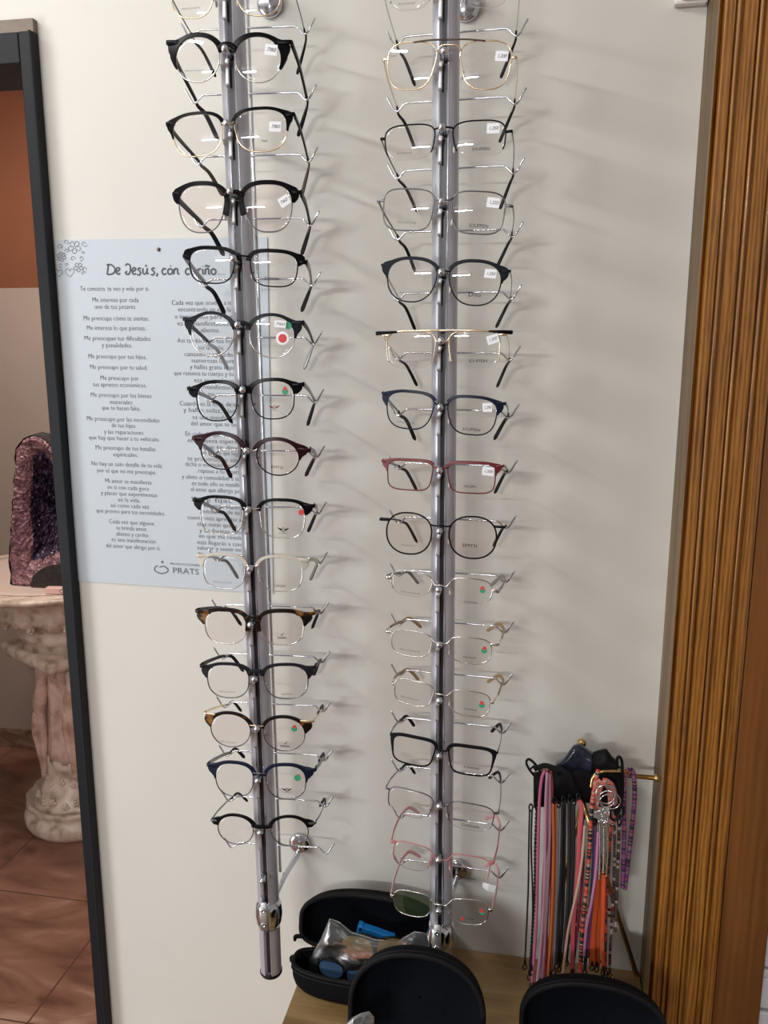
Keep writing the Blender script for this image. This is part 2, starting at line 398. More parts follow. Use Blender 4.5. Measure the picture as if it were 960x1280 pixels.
# white drawer cabinet past the oak post
t = thing('drawer_cabinet', 'white drawer cabinet just visible past the glossy brown board', 'cabinet', Matrix.Translation((xr2+.004, 0, 0)))
b = MB(); b.box((0, -.045, .0), (.42, -.001, .99)); bevel(b.build('cabinet_body', M['darkgap'], t, smooth=False), .002)
zz = [aty(955, y, -.06).z for y in (1195, 1211, 1223, 1263, 1279)]
for z1, z0 in ((zz[0]+.03, zz[1]+.002), (zz[1]-.002, zz[2]+.001), (zz[2], zz[3]+.002), (zz[3]-.003, zz[3]-.13), (zz[3]-.133, zz[3]-.27)):
    b = MB(); b.box((0, -.06, z0), (.42, -.046, z1)); bevel(b.build('drawer', M['whiteslat'], t, smooth=False), .003)

# ------------------------------------------------------------------ poster
PO = aty(70, 300, 0); PX = (aty(333, 297, 0)-PO); PX = V((PX.x, 0, PX.z)); PWID = .305
px_ = PX.normalized(); pz_ = V((-px_.z, 0, px_.x)); PH = (PO.z-aty(100, 725, 0).z)+.001
po = thing('poster', 'bluish white poster of Spanish verses tacked to the wall behind the left rack', 'poster', frame(PO+V((0, -.0012, 0)), px_, (0, 1, 0), pz_))
def pl(x, y):
    d = aty(x, y, 0)-PO; return d.dot(px_), d.dot(pz_)
b = MB(); b.box((0, -.0004, -PH), (PWID, .0008, 0)); b.build('sheet', M['paper'], po, smooth=False)
col1 = """101 187 361 Te conozco, te veo y velo por ti.|116 174 375 Me intereso por cada|119 171 383.5 uno de tus pesares.|105 187 398 Me preocupa cómo te sientas.|109 183 410 Me interesa lo que pienses.|106 189 423 Me preocupan tus dificultades|128 166 431.6 y penalidades.|111 184 445.7 Me preocupo por tus hijos.|113 185 459 Me preocupo por tu salud.|126 174 472.5 Me preocupo por|117 184 481 tus aprietos económicos.|114 190 494 Me preocupo por los bienes|138 166 502.6 materiales|128 176 510 que te hacen falta.|109 200 524 Me preocupo por las necesidades|140 170 531.7 de tus hijos|131 180 540 y las reparaciones|112 200 547.7 que hay que hacer a tu vehículo.|120 195 560 Me preocupo de tus batallas|142 173 568 espirituales.|115 203 580.4 No hay un solo detalle de tu vida|122 196 588.8 por el que no me preocupe.|132 190 601.6 Mi amor se manifiesta|135 187 609.4 en ti con cada goce|127 197 617 y placer que experimentas|148 176 624.6 en la vida,|139 187 632 así como cada vez|121 207 639.5 que proveo para tus necesidades.|137 193 652.5 Cada vez que alguien|146 185 660 te brinda amor,|146 187 667.6 aliento y cariño,|140 195 675 es una manifestación|133 201 683 del amor que abrigo por ti."""
col2 = """215 305 378.6 Cada vez que acudes a mi luz,|223 302 387 encontrando en ella fuerza|219 302 396 e inspiración para seguir,|222 300 404.6 es la manifestación de|241 275 412.7 mi aliento.|222 300 426 Así también en tus horas|248 281 434.6 por la noche,|231 302 443 cansado y agotado de|240 298 451 numerosas labores,|238 302 459 y hallas grato reposo|218 304 467 que renueva tu cuerpo y tu ser,|243 300 475.5 esa es igualmente|247 300 484 la manifestación|250 290 492.6 de mi amor.|225 305 505 Cuando es la hora de ocio|230 304 513 y hallas solaz, placer,|241 306 522 es una manifestación|239 308 530 del amor que te tengo.|232 306 543 En cada día que despierta|235 308 551 en la nueva esperanza|253 300 559 que te doy,|253 302 566 en todo lo que hago,|235 306 574 te proporciono salud,|232 308 581 dicha o estímulo a tu alma,|248 305 589 reposo a tu espíritu|228 312 597 y alivio o comodidad a tu día,|240 309 605 en todo ello se manifiesta|239 310 612.6 el amor que albergo por ti.|239 290 624.6 Si te fijas|255 312 632.7 en esos aspectos|251 316 640 cotidianos de tu vida,|235 314 648 cuanto más aprendas a ver|247 312 656 ellas notas que te dejo|250 316 664 y las formas sencillas|249 318 671 en que me revelo a ti,|247 318 679 más llegarás a conocer,|247 322 686 valorar y sentir mi amor."""
b = MB()
for colm in (col1, col2):
    for ln in colm.split('|'):
        a, c, y, s = ln.split(' ', 3); a, c, y = float(a), float(c), float(y)
        x0, z0 = pl(a, y+2.6); x1, z1 = pl(c, y+2.6)
        put_text(b, s, (x0+x1)/2, -.0008, (z0+z1)/2, .0092, x1-x0, res=1)
b.build('printed_verses', M['ink'], po, smooth=False)
# brush-script title
def tp_(x, y): return pl(60+x/5.647, 290+y/5.647)
strokes = [[(431, 228), (427, 262), (422, 300)], [(418, 232), (450, 232), (476, 258), (470, 288), (442, 300), (420, 298)],
 [(550, 236), (566, 226), (583, 236), (586, 262), (580, 290), (564, 300), (551, 290), (562, 276)],
 [(676, 256), (673, 283), (684, 297), (699, 286), (705, 256), (703, 286), (716, 296)], [(691, 244), (700, 231)],
 [(774, 288), (776, 300), (768, 311)], [(837, 264), (824, 256), (811, 270), (811, 288), (823, 299), (840, 290)],
 [(866, 257), (852, 266), (851, 287), (864, 298), (880, 288), (880, 266), (866, 257)], [(866, 240), (872, 236)], [(894, 258), (892, 298)], [(893, 272), (906, 256), (918, 264), (919, 290), (932, 297)],
 [(1000, 262), (988, 256), (976, 270), (976, 288), (988, 299), (1002, 290)], [(1040, 260), (1024, 257), (1014, 274), (1020, 296), (1036, 290), (1042, 258), (1042, 290), (1052, 297)],
 [(1062, 258), (1062, 298)], [(1062, 274), (1074, 257), (1084, 262)], [(1096, 258), (1096, 290), (1104, 298)], [(1096, 244), (1098, 240)],
 [(1114, 258), (1113, 298)], [(1114, 272), (1126, 256), (1138, 264), (1138, 290), (1148, 297)], [(1112, 242), (1124, 234), (1134, 242), (1144, 236)],
 [(1172, 257), (1158, 266), (1157, 287), (1170, 298), (1186, 288), (1186, 266), (1172, 257)], [(1208, 295), (1211, 297)], [(1226, 295), (1229, 297)], [(1244, 295), (1247, 297)]]
for dx in (0, 113): strokes.append([(486+dx, 282), (506+dx, 270), (510+dx, 258), (497+dx, 252), (486+dx, 266), (487+dx, 287), (498+dx, 298), (514+dx, 293)])
for dx in (0, 97): strokes.append([(661+dx, 258), (648+dx, 254), (640+dx, 264), (652+dx, 276), (657+dx, 290), (647+dx, 303), (633+dx, 299)])
b = MB()
def ribbon(mb, pts, w, y=-.0008):
    pts = smooth_path([V((a, 0, c)) for a, c in pts], 5)
    Ls, Rs = [], []
    for i, p in enumerate(pts):
        t = (pts[min(i+1, len(pts)-1)]-pts[max(i-1, 0)]).normalized(); nn = V((-t.z, 0, t.x))*w/2
        Ls.append((p.x+nn.x, y-1e-6*i, p.z+nn.z)); Rs.append((p.x-nn.x, y-1e-6*i, p.z-nn.z))
    k = len(pts); mb.add(Ls+Rs, [(i, i+1, k+i+1, k+i) for i in range(k-1)])
for s_ in strokes: ribbon(b, [tp_(x, y+(x-430)*.004) for x, y in s_], .0021)
b.build('script_title', M['ink'], po, smooth=False)
# line-drawn flowers in the corner
b = MB()
def fl(cx, cy, R_, k, w=.0006):
    for q in range(k):
        a = 2*PI*q/k+.3
        pp = []
        for j in range(9):
            u = -1+2*j/8; rad = R_*(.35+.65*math.sqrt(max(0, 1-u*u)))*(.88 if j == 4 else 1)
            aa = a+u*PI/k*.92
            pp.append(tp_(cx+rad*math.cos(aa), cy+rad*math.sin(aa)))
        ribbon(b, pp, w)
    ribbon(b, [tp_(cx+R_*.2*math.cos(j*PI/4), cy+R_*.2*math.sin(j*PI/4)) for j in range(9)], w)
fl(192, 108, 46, 5); fl(100, 175, 34, 6); fl(220, 250, 34, 5)
def heart(cx, cy, s):
    ribbon(b, [tp_(cx+s*x, cy+s*y) for x, y in ((0, 1), (-.7, .3), (-1, -.3), (-.75, -.85), (-.3, -.85), (0, -.4), (.3, -.85), (.75, -.85), (1, -.3), (.7, .3), (0, 1))], .0006)
heart(158, 288, 30); heart(82, 290, 26)
def swirl(cx, cy, s, d=1, t0=0):
    ribbon(b, [tp_(cx+s*(1-j/12)*math.cos(t0+d*j*.62), cy+s*(1-j/12)*math.sin(t0+d*j*.62)) for j in range(11)], .0006)
for a in ((95, 105, 22, 1, 2.4), (130, 72, 20, -1, 1), (262, 82, 24, 1, .5), (238, 185, 20, -1, 2), (268, 262, 22, 1, 1.2), (140, 135, 18, 1, 3), (180, 190, 20, -1, 0), (95, 235, 18, 1, 1), (252, 142, 12, 1, 0), (250, 292, 12, -1, 0), (140, 230, 14, 1, 2)): swirl(*a)
b.build('flower_drawing', M['inklight'], po, smooth=False)
# publisher mark
b = MB()
def lp(x, y): return pl(70+x/3.692, 500+y/3.692)
ribbon(b, [lp(*p) for p in ((472, 762), (458, 772), (462, 788), (490, 799), (515, 792), (518, 778), (500, 766), (480, 770))], .0016)
cx, cz = lp(493, 746); b.add([(cx+.0019*math.cos(a*PI/6), -.0009, cz+.0019*math.sin(a*PI/6)) for a in range(12)], [tuple(range(12))])
x0, z0 = lp(528, 758); put_text(b, 'PRODUCCIONES', x0, -.0008, z0, .0046, .046, 'L')
x0, z0 = lp(540, 797); put_text(b, 'PRATS', x0, -.0008, z0, .0125, .041, 'L')
b.build('publisher_mark', M['inklight'], po, smooth=False)
x0, z0 = pl(199, 312)
b = MB(); b.lathe([(.0001, .0025), (.0018, .002), (.0026, .001), (.0028, 0)], (x0, -.0004, z0), (0, -1, 0), 14); 
tk = b.build('tack', M['gun'], po)

# ------------------------------------------------------------------ racks
RACKS = {}
def make_rack(key, label, px0, px1, zbot, ang, bars, hooks, flanges, extra_hook=True):
    YP = -.125
    a0 = aty(*px0, YP); a1 = aty(*px1, YP)
    d = (a0-a1)/(a0.z-a1.z)              # per unit z
    ax = lambda z: a1 + d*(z-a1.z)
    ex = V((math.cos(ang), math.sin(ang), 0)); ey = V((-math.sin(ang), math.cos(ang), 0))
    base = ax(zbot)
    W2 = frame(base, ex, ey, (0, 0, 1)); INV = W2.inverted()
    t = thing('eyeglass_display_rack', label, 'display rack', W2)
    RACKS[key] = dict(ax=ax, ex=ex, ey=ey, root=t, inv=INV, notch=[])
    loc = lambda p: INV @ V(p)
    ztop = 2.45
    pt = loc(ax(ztop)); R_ = .0147
    # post with a slot down its front
    prof = []
    for q in range(40):
        a = 2*PI*q/40
        prof.append((R_*math.sin(a), -R_*math.cos(a)))
    fr = []
    for (x, y) in prof:
        if abs(x) < .0045 and y < 0: fr.append((x, -R_+.005))
        else: fr.append((x, y))
    b = MB(); b.rings([[(x+pt.x*h, y+pt.y*h, pt.z*h) for x, y in fr] for h in (0, .5, 1)], 0, True, True)
    edge_split(b.build('post', M['alu'], t), 50)
    b = MB(); b.add([(-.0042, -R_+.0046, .003), (.0042, -R_+.0046, .003), (pt.x+.0042, pt.y-R_+.0046, pt.z), (pt.x-.0042, pt.y-R_+.0046, pt.z)], [(0, 1, 2, 3)])
    for sx in (-1, 1):
        b.strap([(sx*.0049, -R_+.0012, .002), (pt.x+sx*.0049, pt.y-R_+.0012, pt.z)], .0012, .0014, (1, 0, 0), 1)
    b.build('slot_strip', [M['slot'], M['chrome']], t, smooth=False)
    b = MB(); b.lathe([(R_*.6, -.006), (R_*.95, -.005), (R_*1.06, -.002), (R_*1.06, .001)], (0, 0, 0), None, 32); b.build('end_cap', M['darktip'], t)
    # rod behind the post
    RD = .072
    rodp = lambda z: ax(z) + ey*RD
    z_lo = None
    zs_ = []
    for i, (bx, by) in enumerate(bars):
        P = on(bx, by, ax(1.5)+ey*RD, ey); zs_.append(P.z)
    b = MB(); b.tube([loc(rodp(ztop)), loc(rodp(zs_[-1]-.045))], .0022, 10); b.build('back_rod', M['chrome'], t)
    for i, z in enumerate(zs_):
        c = loc(rodp(z))
        S = lambda x, dz, dy=0: (c.x+x, c.y-.003+dy, c.z+dz)
        path = smooth_path([S(-.0815, .0075), S(-.0775, .001), S(-.0735, -.0062), S(-.069, -.0085), S(-.0645, -.005), S(-.060, -.0008), S(-.055, 0), S(-.02, 0), S(.02, 0), S(.055, 0), S(.060, -.0008), S(.0645, -.005), S(.069, -.0085), S(.0735, -.0062), S(.0775, .001), S(.0815, .0075)], 4)
        b = MB(); b.tube(path, .00125, 8); b.ball(path[0], .00125, 8); b.ball(path[-1], .00125, 8); b.build('temple_bar', M['chrome'], t)
        RACKS[key]['notch'].append([t.matrix_world @ V(S(sx*.069, -.0085+.0013)) for sx in (-1, 1)])
    for (hx, hy) in hooks:
        P = on(hx, hy, ax(1.5)-ey*.030, ey); p = loc(P); A = loc(ax(P.z)); x = p.x*.5+A.x*.5
        ys = A.y-R_
        b = MB(); b.tube(smooth_path([(A.x-.001, ys+.004, p.z-.004), (x, ys-.004, p.z-.002), (p.x, p.y+.003, p.z)], 4), [.0026]*8+[.0022], 10)
        hk = b.build('hook', M['chrome'], t)
        b = MB(); b.ball((p.x, p.y, p.z), .0043, 16); b.build('hook_ball', M['chrome'], hk)
        b = MB(); b.strap(smooth_path([(A.x-.0015, ys-.004, p.z-.006), (A.x-.003, ys-.0045, p.z-.011), (A.x-.0035, ys-.0015, p.z-.016), (A.x-.0035, ys-.0012, p.z-.034)], 4), .0048, .0018, (0, -1, 0)); b.build('locking_tongue', M['steel'], hk)
    # wall mounts
    for (fx, fy, zj) in flanges:
        w = aty(fx, fy, 0); c = loc(w)
        nrm = INV.to_3x3() @ V((0, -1, 0))
        b = MB(); b.lathe([(.0165, .0005), (.0165, .004), (.015, .006), (.011, .0075), (.006, .0085), (.0001, .009)], c, nrm, 28); fg = b.build('wall_flange', M['chrome'], t)
        j = loc(ax(zj)+ey*.013); sgj = 1 if zj < w.z else -1
        b = MB(); b.strap(smooth_path([c+nrm*.008+V((0, 0, -.006*sgj)), c+nrm*.012+V((0, 0, -.012*sgj)), (c*.45+j*.55), j], 4), .009, .006, (1, 0, 0)); b.build('bracket_arm', M['chrome'], t)
        b = MB(); q = loc(ax(zj)); b.lathe([(R_+.0005, -.02), (R_+.003, -.012), (R_+.0042, 0), (R_+.003, .012), (R_+.0005, .02)], q, None, 32); b.build('clamp_collar', M['chrome'], t)
        b = MB(); b.strap([(q.x-.002, q.y-R_-.0035, q.z+.028), (q.x-.002, q.y-R_-.0055, q.z+.006), (q.x-.001, q.y-R_-.0055, q.z-.012)], [.009, .011, .012], .004, (0, -1, 0))
        cp = b.build('clamp_plate', M['steel'], t)
        for dz in (.018, -.004):
            b = MB(); b.lathe([(.0038, 0), (.0038, .0016), (.003, .0026), (.0015, .0024), (.0012, .001), (.0001, .001)], (q.x-.002, q.y-R_-.0062, q.z+dz), (0, -1, 0), 14); b.build('screw', M['chrome'], cp)
    return t

LB = [(318, 36), (318, 118), (321, 195), (325, 274), (329, 349), (332, 422), (336, 494), (340, 563), (342, 633), (344, 695), (347, 757), (349, 818), (352, 879), (353, 940), (355, 997), (357, 1055)]
LHK = [(278, -25), (281, 61), (283, 154), (287.5, 239), (291.5, 323), (297, 406), (303, 487), (308, 563.5), (310, 637), (312, 711), (313, 781), (318, 849), (321, 911), (322, 976), (325, 1041), (328, 1101)]
RB = [(570, 42), (569, 126), (568, 211), (566, 289), (565, 366), (564, 441), (563, 512), (563, 580), (562, 648), (561, 715), (560, 777), (559, 841), (558, 901), (557, 962), (556, 1021), (555, 1079)]
RHK = [(557, -28), (555, 64), (552.4, 159), (552, 252), (551.6, 340), (551, 426), (550, 509), (549, 588), (549, 664), (548, 737), (549, 806), (549, 876), (549, 945), (549, 1008), (548, 1075), (548, 1139)]
make_rack('L', 'left chrome and aluminium eyeglass rack whose post hangs over the poster', (289, 0), (339, 1212), aty(339, 1212, -.125).z, math.radians(4.5), LB, LHK, [(338, 6, aty(280, -75, -.125).z), (375, 1053, aty(336, 1140, -.125).z)])
make_rack('R', 'right chrome and aluminium eyeglass rack standing before the open black case', (558, 0), (551, 1190), .80, math.radians(-2.5), RB, RHK, [(583, 10, aty(558, -72, -.125).z), (572, 1085, aty(551, 1168, -.125).z)])

# ------------------------------------------------------------------ eyeglasses
GR = {'L': 'eyeglasses on the left rack', 'R': 'eyeglasses on the right rack'}
def glasses(rack, k, label, LLb, RLb, eL, eR, typ, n=2.3, tp=.06, tn=.05, ts=0., fm='black', rm='gold', tm='black', tipm=None,
            bt=.0035, bo=.009, bn=.004, a0=165, a1=-25, rr=.0008, br='metal', bdy=-3, th=(.0065, .0042), tkind='acetate', tag_=None,
            tagt='1,350', stick=(), prints=(), lens='lens', tip=(.017, .042, -.034), bm=None, topbar=None, pads=True, tiphalf=.55):
    K = RACKS[rack]; hx, hy = (LHK if rack == 'L' else RHK)[k]
    nrm = K['ey']; org = K['ax'](1.5) - K['ey']*.0245
    P = lambda x, y: on(x, y, org, nrm)
    cL = P((LLb[0]+LLb[1])/2, (LLb[2]+LLb[3])/2); cR = P((RLb[0]+RLb[1])/2, (RLb[2]+RLb[3])/2)
    Mid = (cL+cR)/2; u = (cR-cL).normalized(); nn = nrm; v = u.cross(nn)*-1
    if v.z < 0: v = -v
    MW = frame(Mid, u, nn, v); INV = MW.inverted()
    l = lambda x, y: INV @ P(x, y)
    def wh(B):
        return (P(B[1], (B[2]+B[3])/2)-P(B[0], (B[2]+B[3])/2)).length/2, (P((B[0]+B[1])/2, B[2])-P((B[0]+B[1])/2, B[3])).length/2
    (a_, b_), (a2, b2) = wh(LLb), wh(RLb); a_ = (a_+a2)/2; b_ = (b_+b2)/2
    a_ -= .0012; b_ -= .0008
    cx = (cR-cL).length/2
    pL, pR = l(*eL), l(*eR); He = (pR.x-pL.x)/2; ve = (pL.z+pR.z)/2; hx0 = (pR.x+pL.x)/2
    hb = l(hx, hy+bdy); bz = hb.z; bxx = hb.x*.5
    RC = .17
    dep = lambda x, z: ((abs(x)-cx)**2+z*z)/(2*RC) + abs(x)*.07 - .002
    def outl(t):
        c, s = math.cos(t), math.sin(t)
        x = a_*math.copysign(abs(c)**(2/n), c); z = b_*math.copysign(abs(s)**(2/n), s)
        x *= 1+tp*(z/b_)
        if x < 0: x *= 1+tn*(z/b_)
        return x, z+ts*x
    NS = 64
    full = [outl(2*PI*i/NS) for i in range(NS)]
    mx = (max(p[0] for p in full)+min(p[0] for p in full))/2
    def pt(sgn, x, z, off=0.):
        X = sgn*(cx+x-mx); return V((X, dep(X, z)+off, z))
    def nrm2(t):
        (x0, z0), (x1, z1) = outl(t-.03), outl(t+.03); d = V((x1-x0, z1-z0)); d.normalize(); return d.y, -d.x
    root = thing('eyeglasses', label, 'eyeglasses', MW, GR[rack])
    fmat, rmat, tmat = M[fm], M[rm], M[tm]
    bmat = M[bm] if bm else (fmat if typ in ('full',) or br == 'acetate' else rmat)
    lenses = []
    for sg in (-1, 1):
        b = MB(); rings = []
        for r in range(9):
            q = max(1e-3, r/8); rings.append([pt(sg, x*q, z*q) for x, z in full])
        b.rings(rings)
        if sg > 0: b.f = [tuple(reversed(f)) for f in b.f]
        o_ = len(b.v)-NS
        if typ in ('half', 'brow', 'rimless'):
            bk = [pt(sg, x, z, .0016) for x, z in full]; o2 = len(b.v); b.v += [tuple(p) for p in bk]
            for q in range(NS):
                b.f.append((o_+q, o_+(q+1) % NS, o2+(q+1) % NS, o2+q)); b.m.append(1)
        lm = lens if isinstance(lens, str) else lens[0 if sg < 0 else 1]
        lenses.append(b.build('lens', [M[lm], M['edge']], root))
        # rims
        if typ in ('full', 'brow'):
            b = MB(); b.tube([pt(sg, x, z, .0004) for x, z in full], rr, 8, True); b.build('rim', rmat if typ == 'brow' else fmat, root)
        elif typ == 'half':
            ts_ = [math.radians(-28+(236)*i/34) for i in range(35)]
            b = MB(); b.tube([pt(sg, *outl(t), .0004) for t in ts_], rr, 8); b.build('rim', fmat, root)
        if typ == 'brow' or (typ in ('half', 'full') and bo > 0 and bt > rr*2.5):
            A0, A1 = math.radians(a0), math.radians(a1); front, inner = [], []
            nseg = 30
            for i in range(nseg+1):
                f_ = i/nseg; t = A0+(A1-A0)*f_
                x, z = outl(t); nx, nz = nrm2(t)
                w = bn*(1-min(1, f_/.4))**1.5 + bt
                dt = t-math.radians(24)
                peak = math.exp(-(dt/(.40 if dt > 0 else .34))**2)
                w += (bo-bt)*peak*.8 + (bt*.5 if dt < -.3 else 0)
                w *= min(1, (1-f_)/.25+.30)
                ox, oz = x+nx*w, z+nz*w
                tgt = He-cx+mx; pk = max(0, (peak-.45)/.55)
                if ox < tgt: ox += (tgt-ox)*pk
                inner.append((x-nx*.0006, z-nz*.0006)); front.append((ox, oz))
            F0 = [pt(sg, *p, -.0012) for p in front]; I0 = [pt(sg, *p, -.0012) for p in inner]
            F1 = [pt(sg, *p, .0022) for p in front]; I1 = [pt(sg, *p, .0022) for p in inner]
            b = MB(); b.rings([[I0[i], F0[i], F1[i], I1[i]] for i in range(nseg+1)], 0, True, True)
            o = b.build('browline', fmat, root, smooth=False); bevel(o, .0006, 2)
        # end piece and hinge
        ex_ = He*sg+hx0*.3
        tz = ve
        to = max(((outl(t)[0], t) for t in [math.radians(q) for q in range(-40, 60, 4)]), key=lambda p: p[0] - abs(outl(p[1])[1]-tz)*3)[1]
        e0 = pt(sg, *outl(to), .0006); e1 = V((ex_, e0.y+.0005, tz)); e2 = V((ex_+sg*.0006, e0.y+.0055, tz))
        b = MB(); b.strap(smooth_path([e0, e1, e2], 4), .0022 if tkind == 'acetate' else .0016, .0048 if tkind == 'acetate' else .003)
        b.build('end_piece', fmat if tkind == 'acetate' else M[bm or (rm if typ == 'brow' else fm)], root)
        # temple
        nt = INV @ K['notch'][k][0 if sg < 0 else 1]
        hh, tt = th
        h0 = V((ex_+sg*.0004, e0.y+.006, tz)); nt = nt + V((0, 0, hh*.36))
        dr = (nt-h0); nrmd = dr.normalized()
        bend = nt + nrmd*.010
        tipend = bend + V((-sg*tip[0], tip[1]*.62, tip[2]))
        mid = bend*.55+tipend*.45+V((-sg*-.002, .004, .007))
        path = smooth_path([h0, h0+dr*.33+V((sg*.0015, 0, .0006)), h0+dr*.7+V((sg*.001, 0, .001)), nt+V((0, 0, .0008)), bend+V((0, 0, -.001)), mid, tipend], 6)
        npth = len(path); split = int(npth*tiphalf)
        hs = [hh*(1-.35*math.sin(min(1, i/npth*1.5)*PI/2))+(.0012 if i > npth*.75 else 0) for i in range(npth)]
        hs[-1] *= .6
        if tkind == 'acetate':
            b = MB(); b.strap(path[:split+1] if tipm else path, [tt*.55]*(split+1 if tipm else npth), hs[:split+1] if tipm else hs)
            tm_ = b.build('temple', tmat, root)
        else:
            b = MB(); b.strap(path[:split+1], .0011, [hh*.8-(hh*.35)*i/split for i in range(split+1)]); tm_ = b.build('temple', tmat, root)
        if tipm:
            seg = path[split-1:]
            b = MB(); b.strap(seg, [.0022+.0008*i/len(seg) for i in range(len(seg))], [max(.0026, hh*.62)+(.0016*i/len(seg)) for i in range(len(seg)-1)]+[.002])
            b.build('temple_tip', M[tipm], tm_)
        # nose pad on its wire
        if pads:
            tp0 = math.radians(188); x, z = outl(tp0); q = pt(sg, x, z, .001)
            pad = V((q.x-sg*.0012, q.y+.0065, q.z-.003))
            b = MB(); b.tube(smooth_path([q, q+V((sg*.0015, .004, .001)), pad+V((sg*.0008, 0, .001))], 3), .00045, 6, mi=1); b.ball(pad, .0042, 10, 0, (.38, .5, 1)); b.build('nose_pad', [M['pad'], rmat if typ != 'full' else M['silver']], root)
    # bridge
    tb = math.radians(152); x, z = outl(tb)
    q0, q1 = pt(-1, x, z, .0003), pt(1, x, z, .0003)
    yb = min(q0.y, q1.y)-.0012
    if br == 'acetate':
        x, z = outl(math.radians(158)); q0, q1 = pt(-1, x, z, 0), pt(1, x, z, 0)
        top = max(z+.001, bz)
        zz_ = min(bz, z+.004)
        b = MB(); b.strap(smooth_path([q0+V((-.0006, 0, .0005)), (q0.x*.45, yb, zz_+.0008), (bxx*.4, yb-.0004, zz_+.0012), (q1.x*.45, yb, zz_+.0008), q1+V((.0006, 0, .0005))], 5), .0034, .0052); b.build('bridge', fmat, root)
    else:
        b = MB(); b.tube(smooth_path([q0, (q0.x*.6, yb, bz-.0006), (bxx*.5, yb-.0006, bz), (q1.x*.6, yb, bz-.0006), q1], 5), max(.0010, rr), 8); b.build('bridge', bmat, root)
    if topbar:
        (m_, z_, xw, rb_, ends) = topbar
        zt_ = b_+z_
        pth = [V((xw*i/12, dep(xw*i/12, zt_*.6)-.001, zt_-.0026*(i/12)**2)) for i in range(-12, 13)]
        b = MB(); b.strap(pth, .0018, rb_); b.build('top_bar', M[m_], root)
        if ends:
            for sg in (-1, 1):
                b = MB(); pp = [V((sg*xw*q, dep(xw*q, zt_*.6)-.0013, zt_-.0026*q*q-.0002)) for q in (.68, .84, .99, 1.02)]
                b.strap(pp, .0025, [rb_*1.05, rb_*1.6, rb_*2.1, rb_*1.9]); b.build('end_cover', M[ends], root)
    ld = lambda X, Z: dep(X, Z)
    if tag_:
        x, y, w, h, ro = tag_
        c = l(x, y); s_ = 1/ (FPX/((P(x, y)-CAM).dot(FW)))
        w, h, ro = w*s_/2, h*s_/2, math.radians(ro)
        b = MB(); cr, sr = math.cos(ro), math.sin(ro)
        cor = [(-w, -h), (w, -h), (w, h), (-w, h)]
        y0 = dep(c.x, c.z)-.0016
        vs = [(c.x+p*cr-q*sr, y0+e, c.z+p*sr+q*cr) for e in (0, .0006) for p, q in cor]
        b.add(vs, [(0, 1, 2, 3), (7, 6, 5, 4), (0, 4, 5, 1), (1, 5, 6, 2), (2, 6, 7, 3), (3, 7, 4, 0)])
        tg = bevel(b.build('price_tag', M['tagpaper'], root, smooth=False), .0002, 1)
        b = MB(); put_text(b, tagt, c.x, y0-.0002, c.z-h*.3, h*1.0, w*1.45, rot=ro, shear=.25); b.build('price_writing', M['ink'], tg, smooth=False)
    for (x, y, r, mname) in stick:
        c = l(x, y); s_ = ((P(x, y)-CAM).dot(FW))/FPX; r *= s_
        b = MB(); b.lathe([(.0001, .0004), (r*.9, .0004), (r, .0001)], (c.x, dep(c.x, c.z)-.0008-.0003*(mname == 'redstick'), c.z), (0, -1, 0), 18); b.build('sticker', M[mname], root, smooth=False)
    for pr in prints:
        (s, x, y, w, h) = pr[:5]
        c = l(x, y); s_ = ((P(x, y)-CAM).dot(FW))/FPX
        b = MB()
        if s == '*wings':
            q = w*s_/2; Y0 = dep(c.x, c.z)-.0007
            def rb2(pp, wd): 
                ribbon(b, [(c.x+px*q, c.z+pz*q) for px, pz in pp], wd, Y0)
            rb2([(.3*math.cos(i*PI/6), .36*math.sin(i*PI/6)) for i in range(13)], .0006)
            rb2([(0, .18), (-.1, .0), (.1, -.02), (0, -.18)], .0006)
            for sg in (-1, 1):
                for dz, ln in ((.2, 1.), (.05, .8), (-.1, .6)): rb2([(sg*.32, dz*.6), (sg*.6*ln, dz*.9+.02), (sg*ln, dz*1.2+.1)], .0008)
            put_text(b, 'EYEWEAR', c.x, Y0, c.z-q*.62, q*.22, q*1.4)
        elif s == '*swoosh':
            q = w*s_/2; Y0 = dep(c.x, c.z)-.0007
            ribbon(b, [(c.x-.1*q, c.z+.7*q), (c.x, c.z+.5*q), (c.x+.5*q, c.z+1.1*q)], .0007, Y0); ribbon(b, [(c.x-q, c.z), (c.x, c.z-.02*q), (c.x+q, c.z)], .0011, Y0); ribbon(b, [(c.x-q, c.z-.3*q), (c.x+1.4*q, c.z-.3*q)], .0003, Y0)
        else:
            put_text(b, s, c.x, -.0007, c.z-h*s_*.35, h*s_, w*s_, dep=dep, rot=0)
        lo = lenses[0 if c.x < 0 else 1]
        b.build('lens_print', M['redmark' if len(pr) > 5 else 'ink' if s == CODE else 'black'], lo, smooth=False)
    return root

CODE = 'MOD 2104 52-18-142'
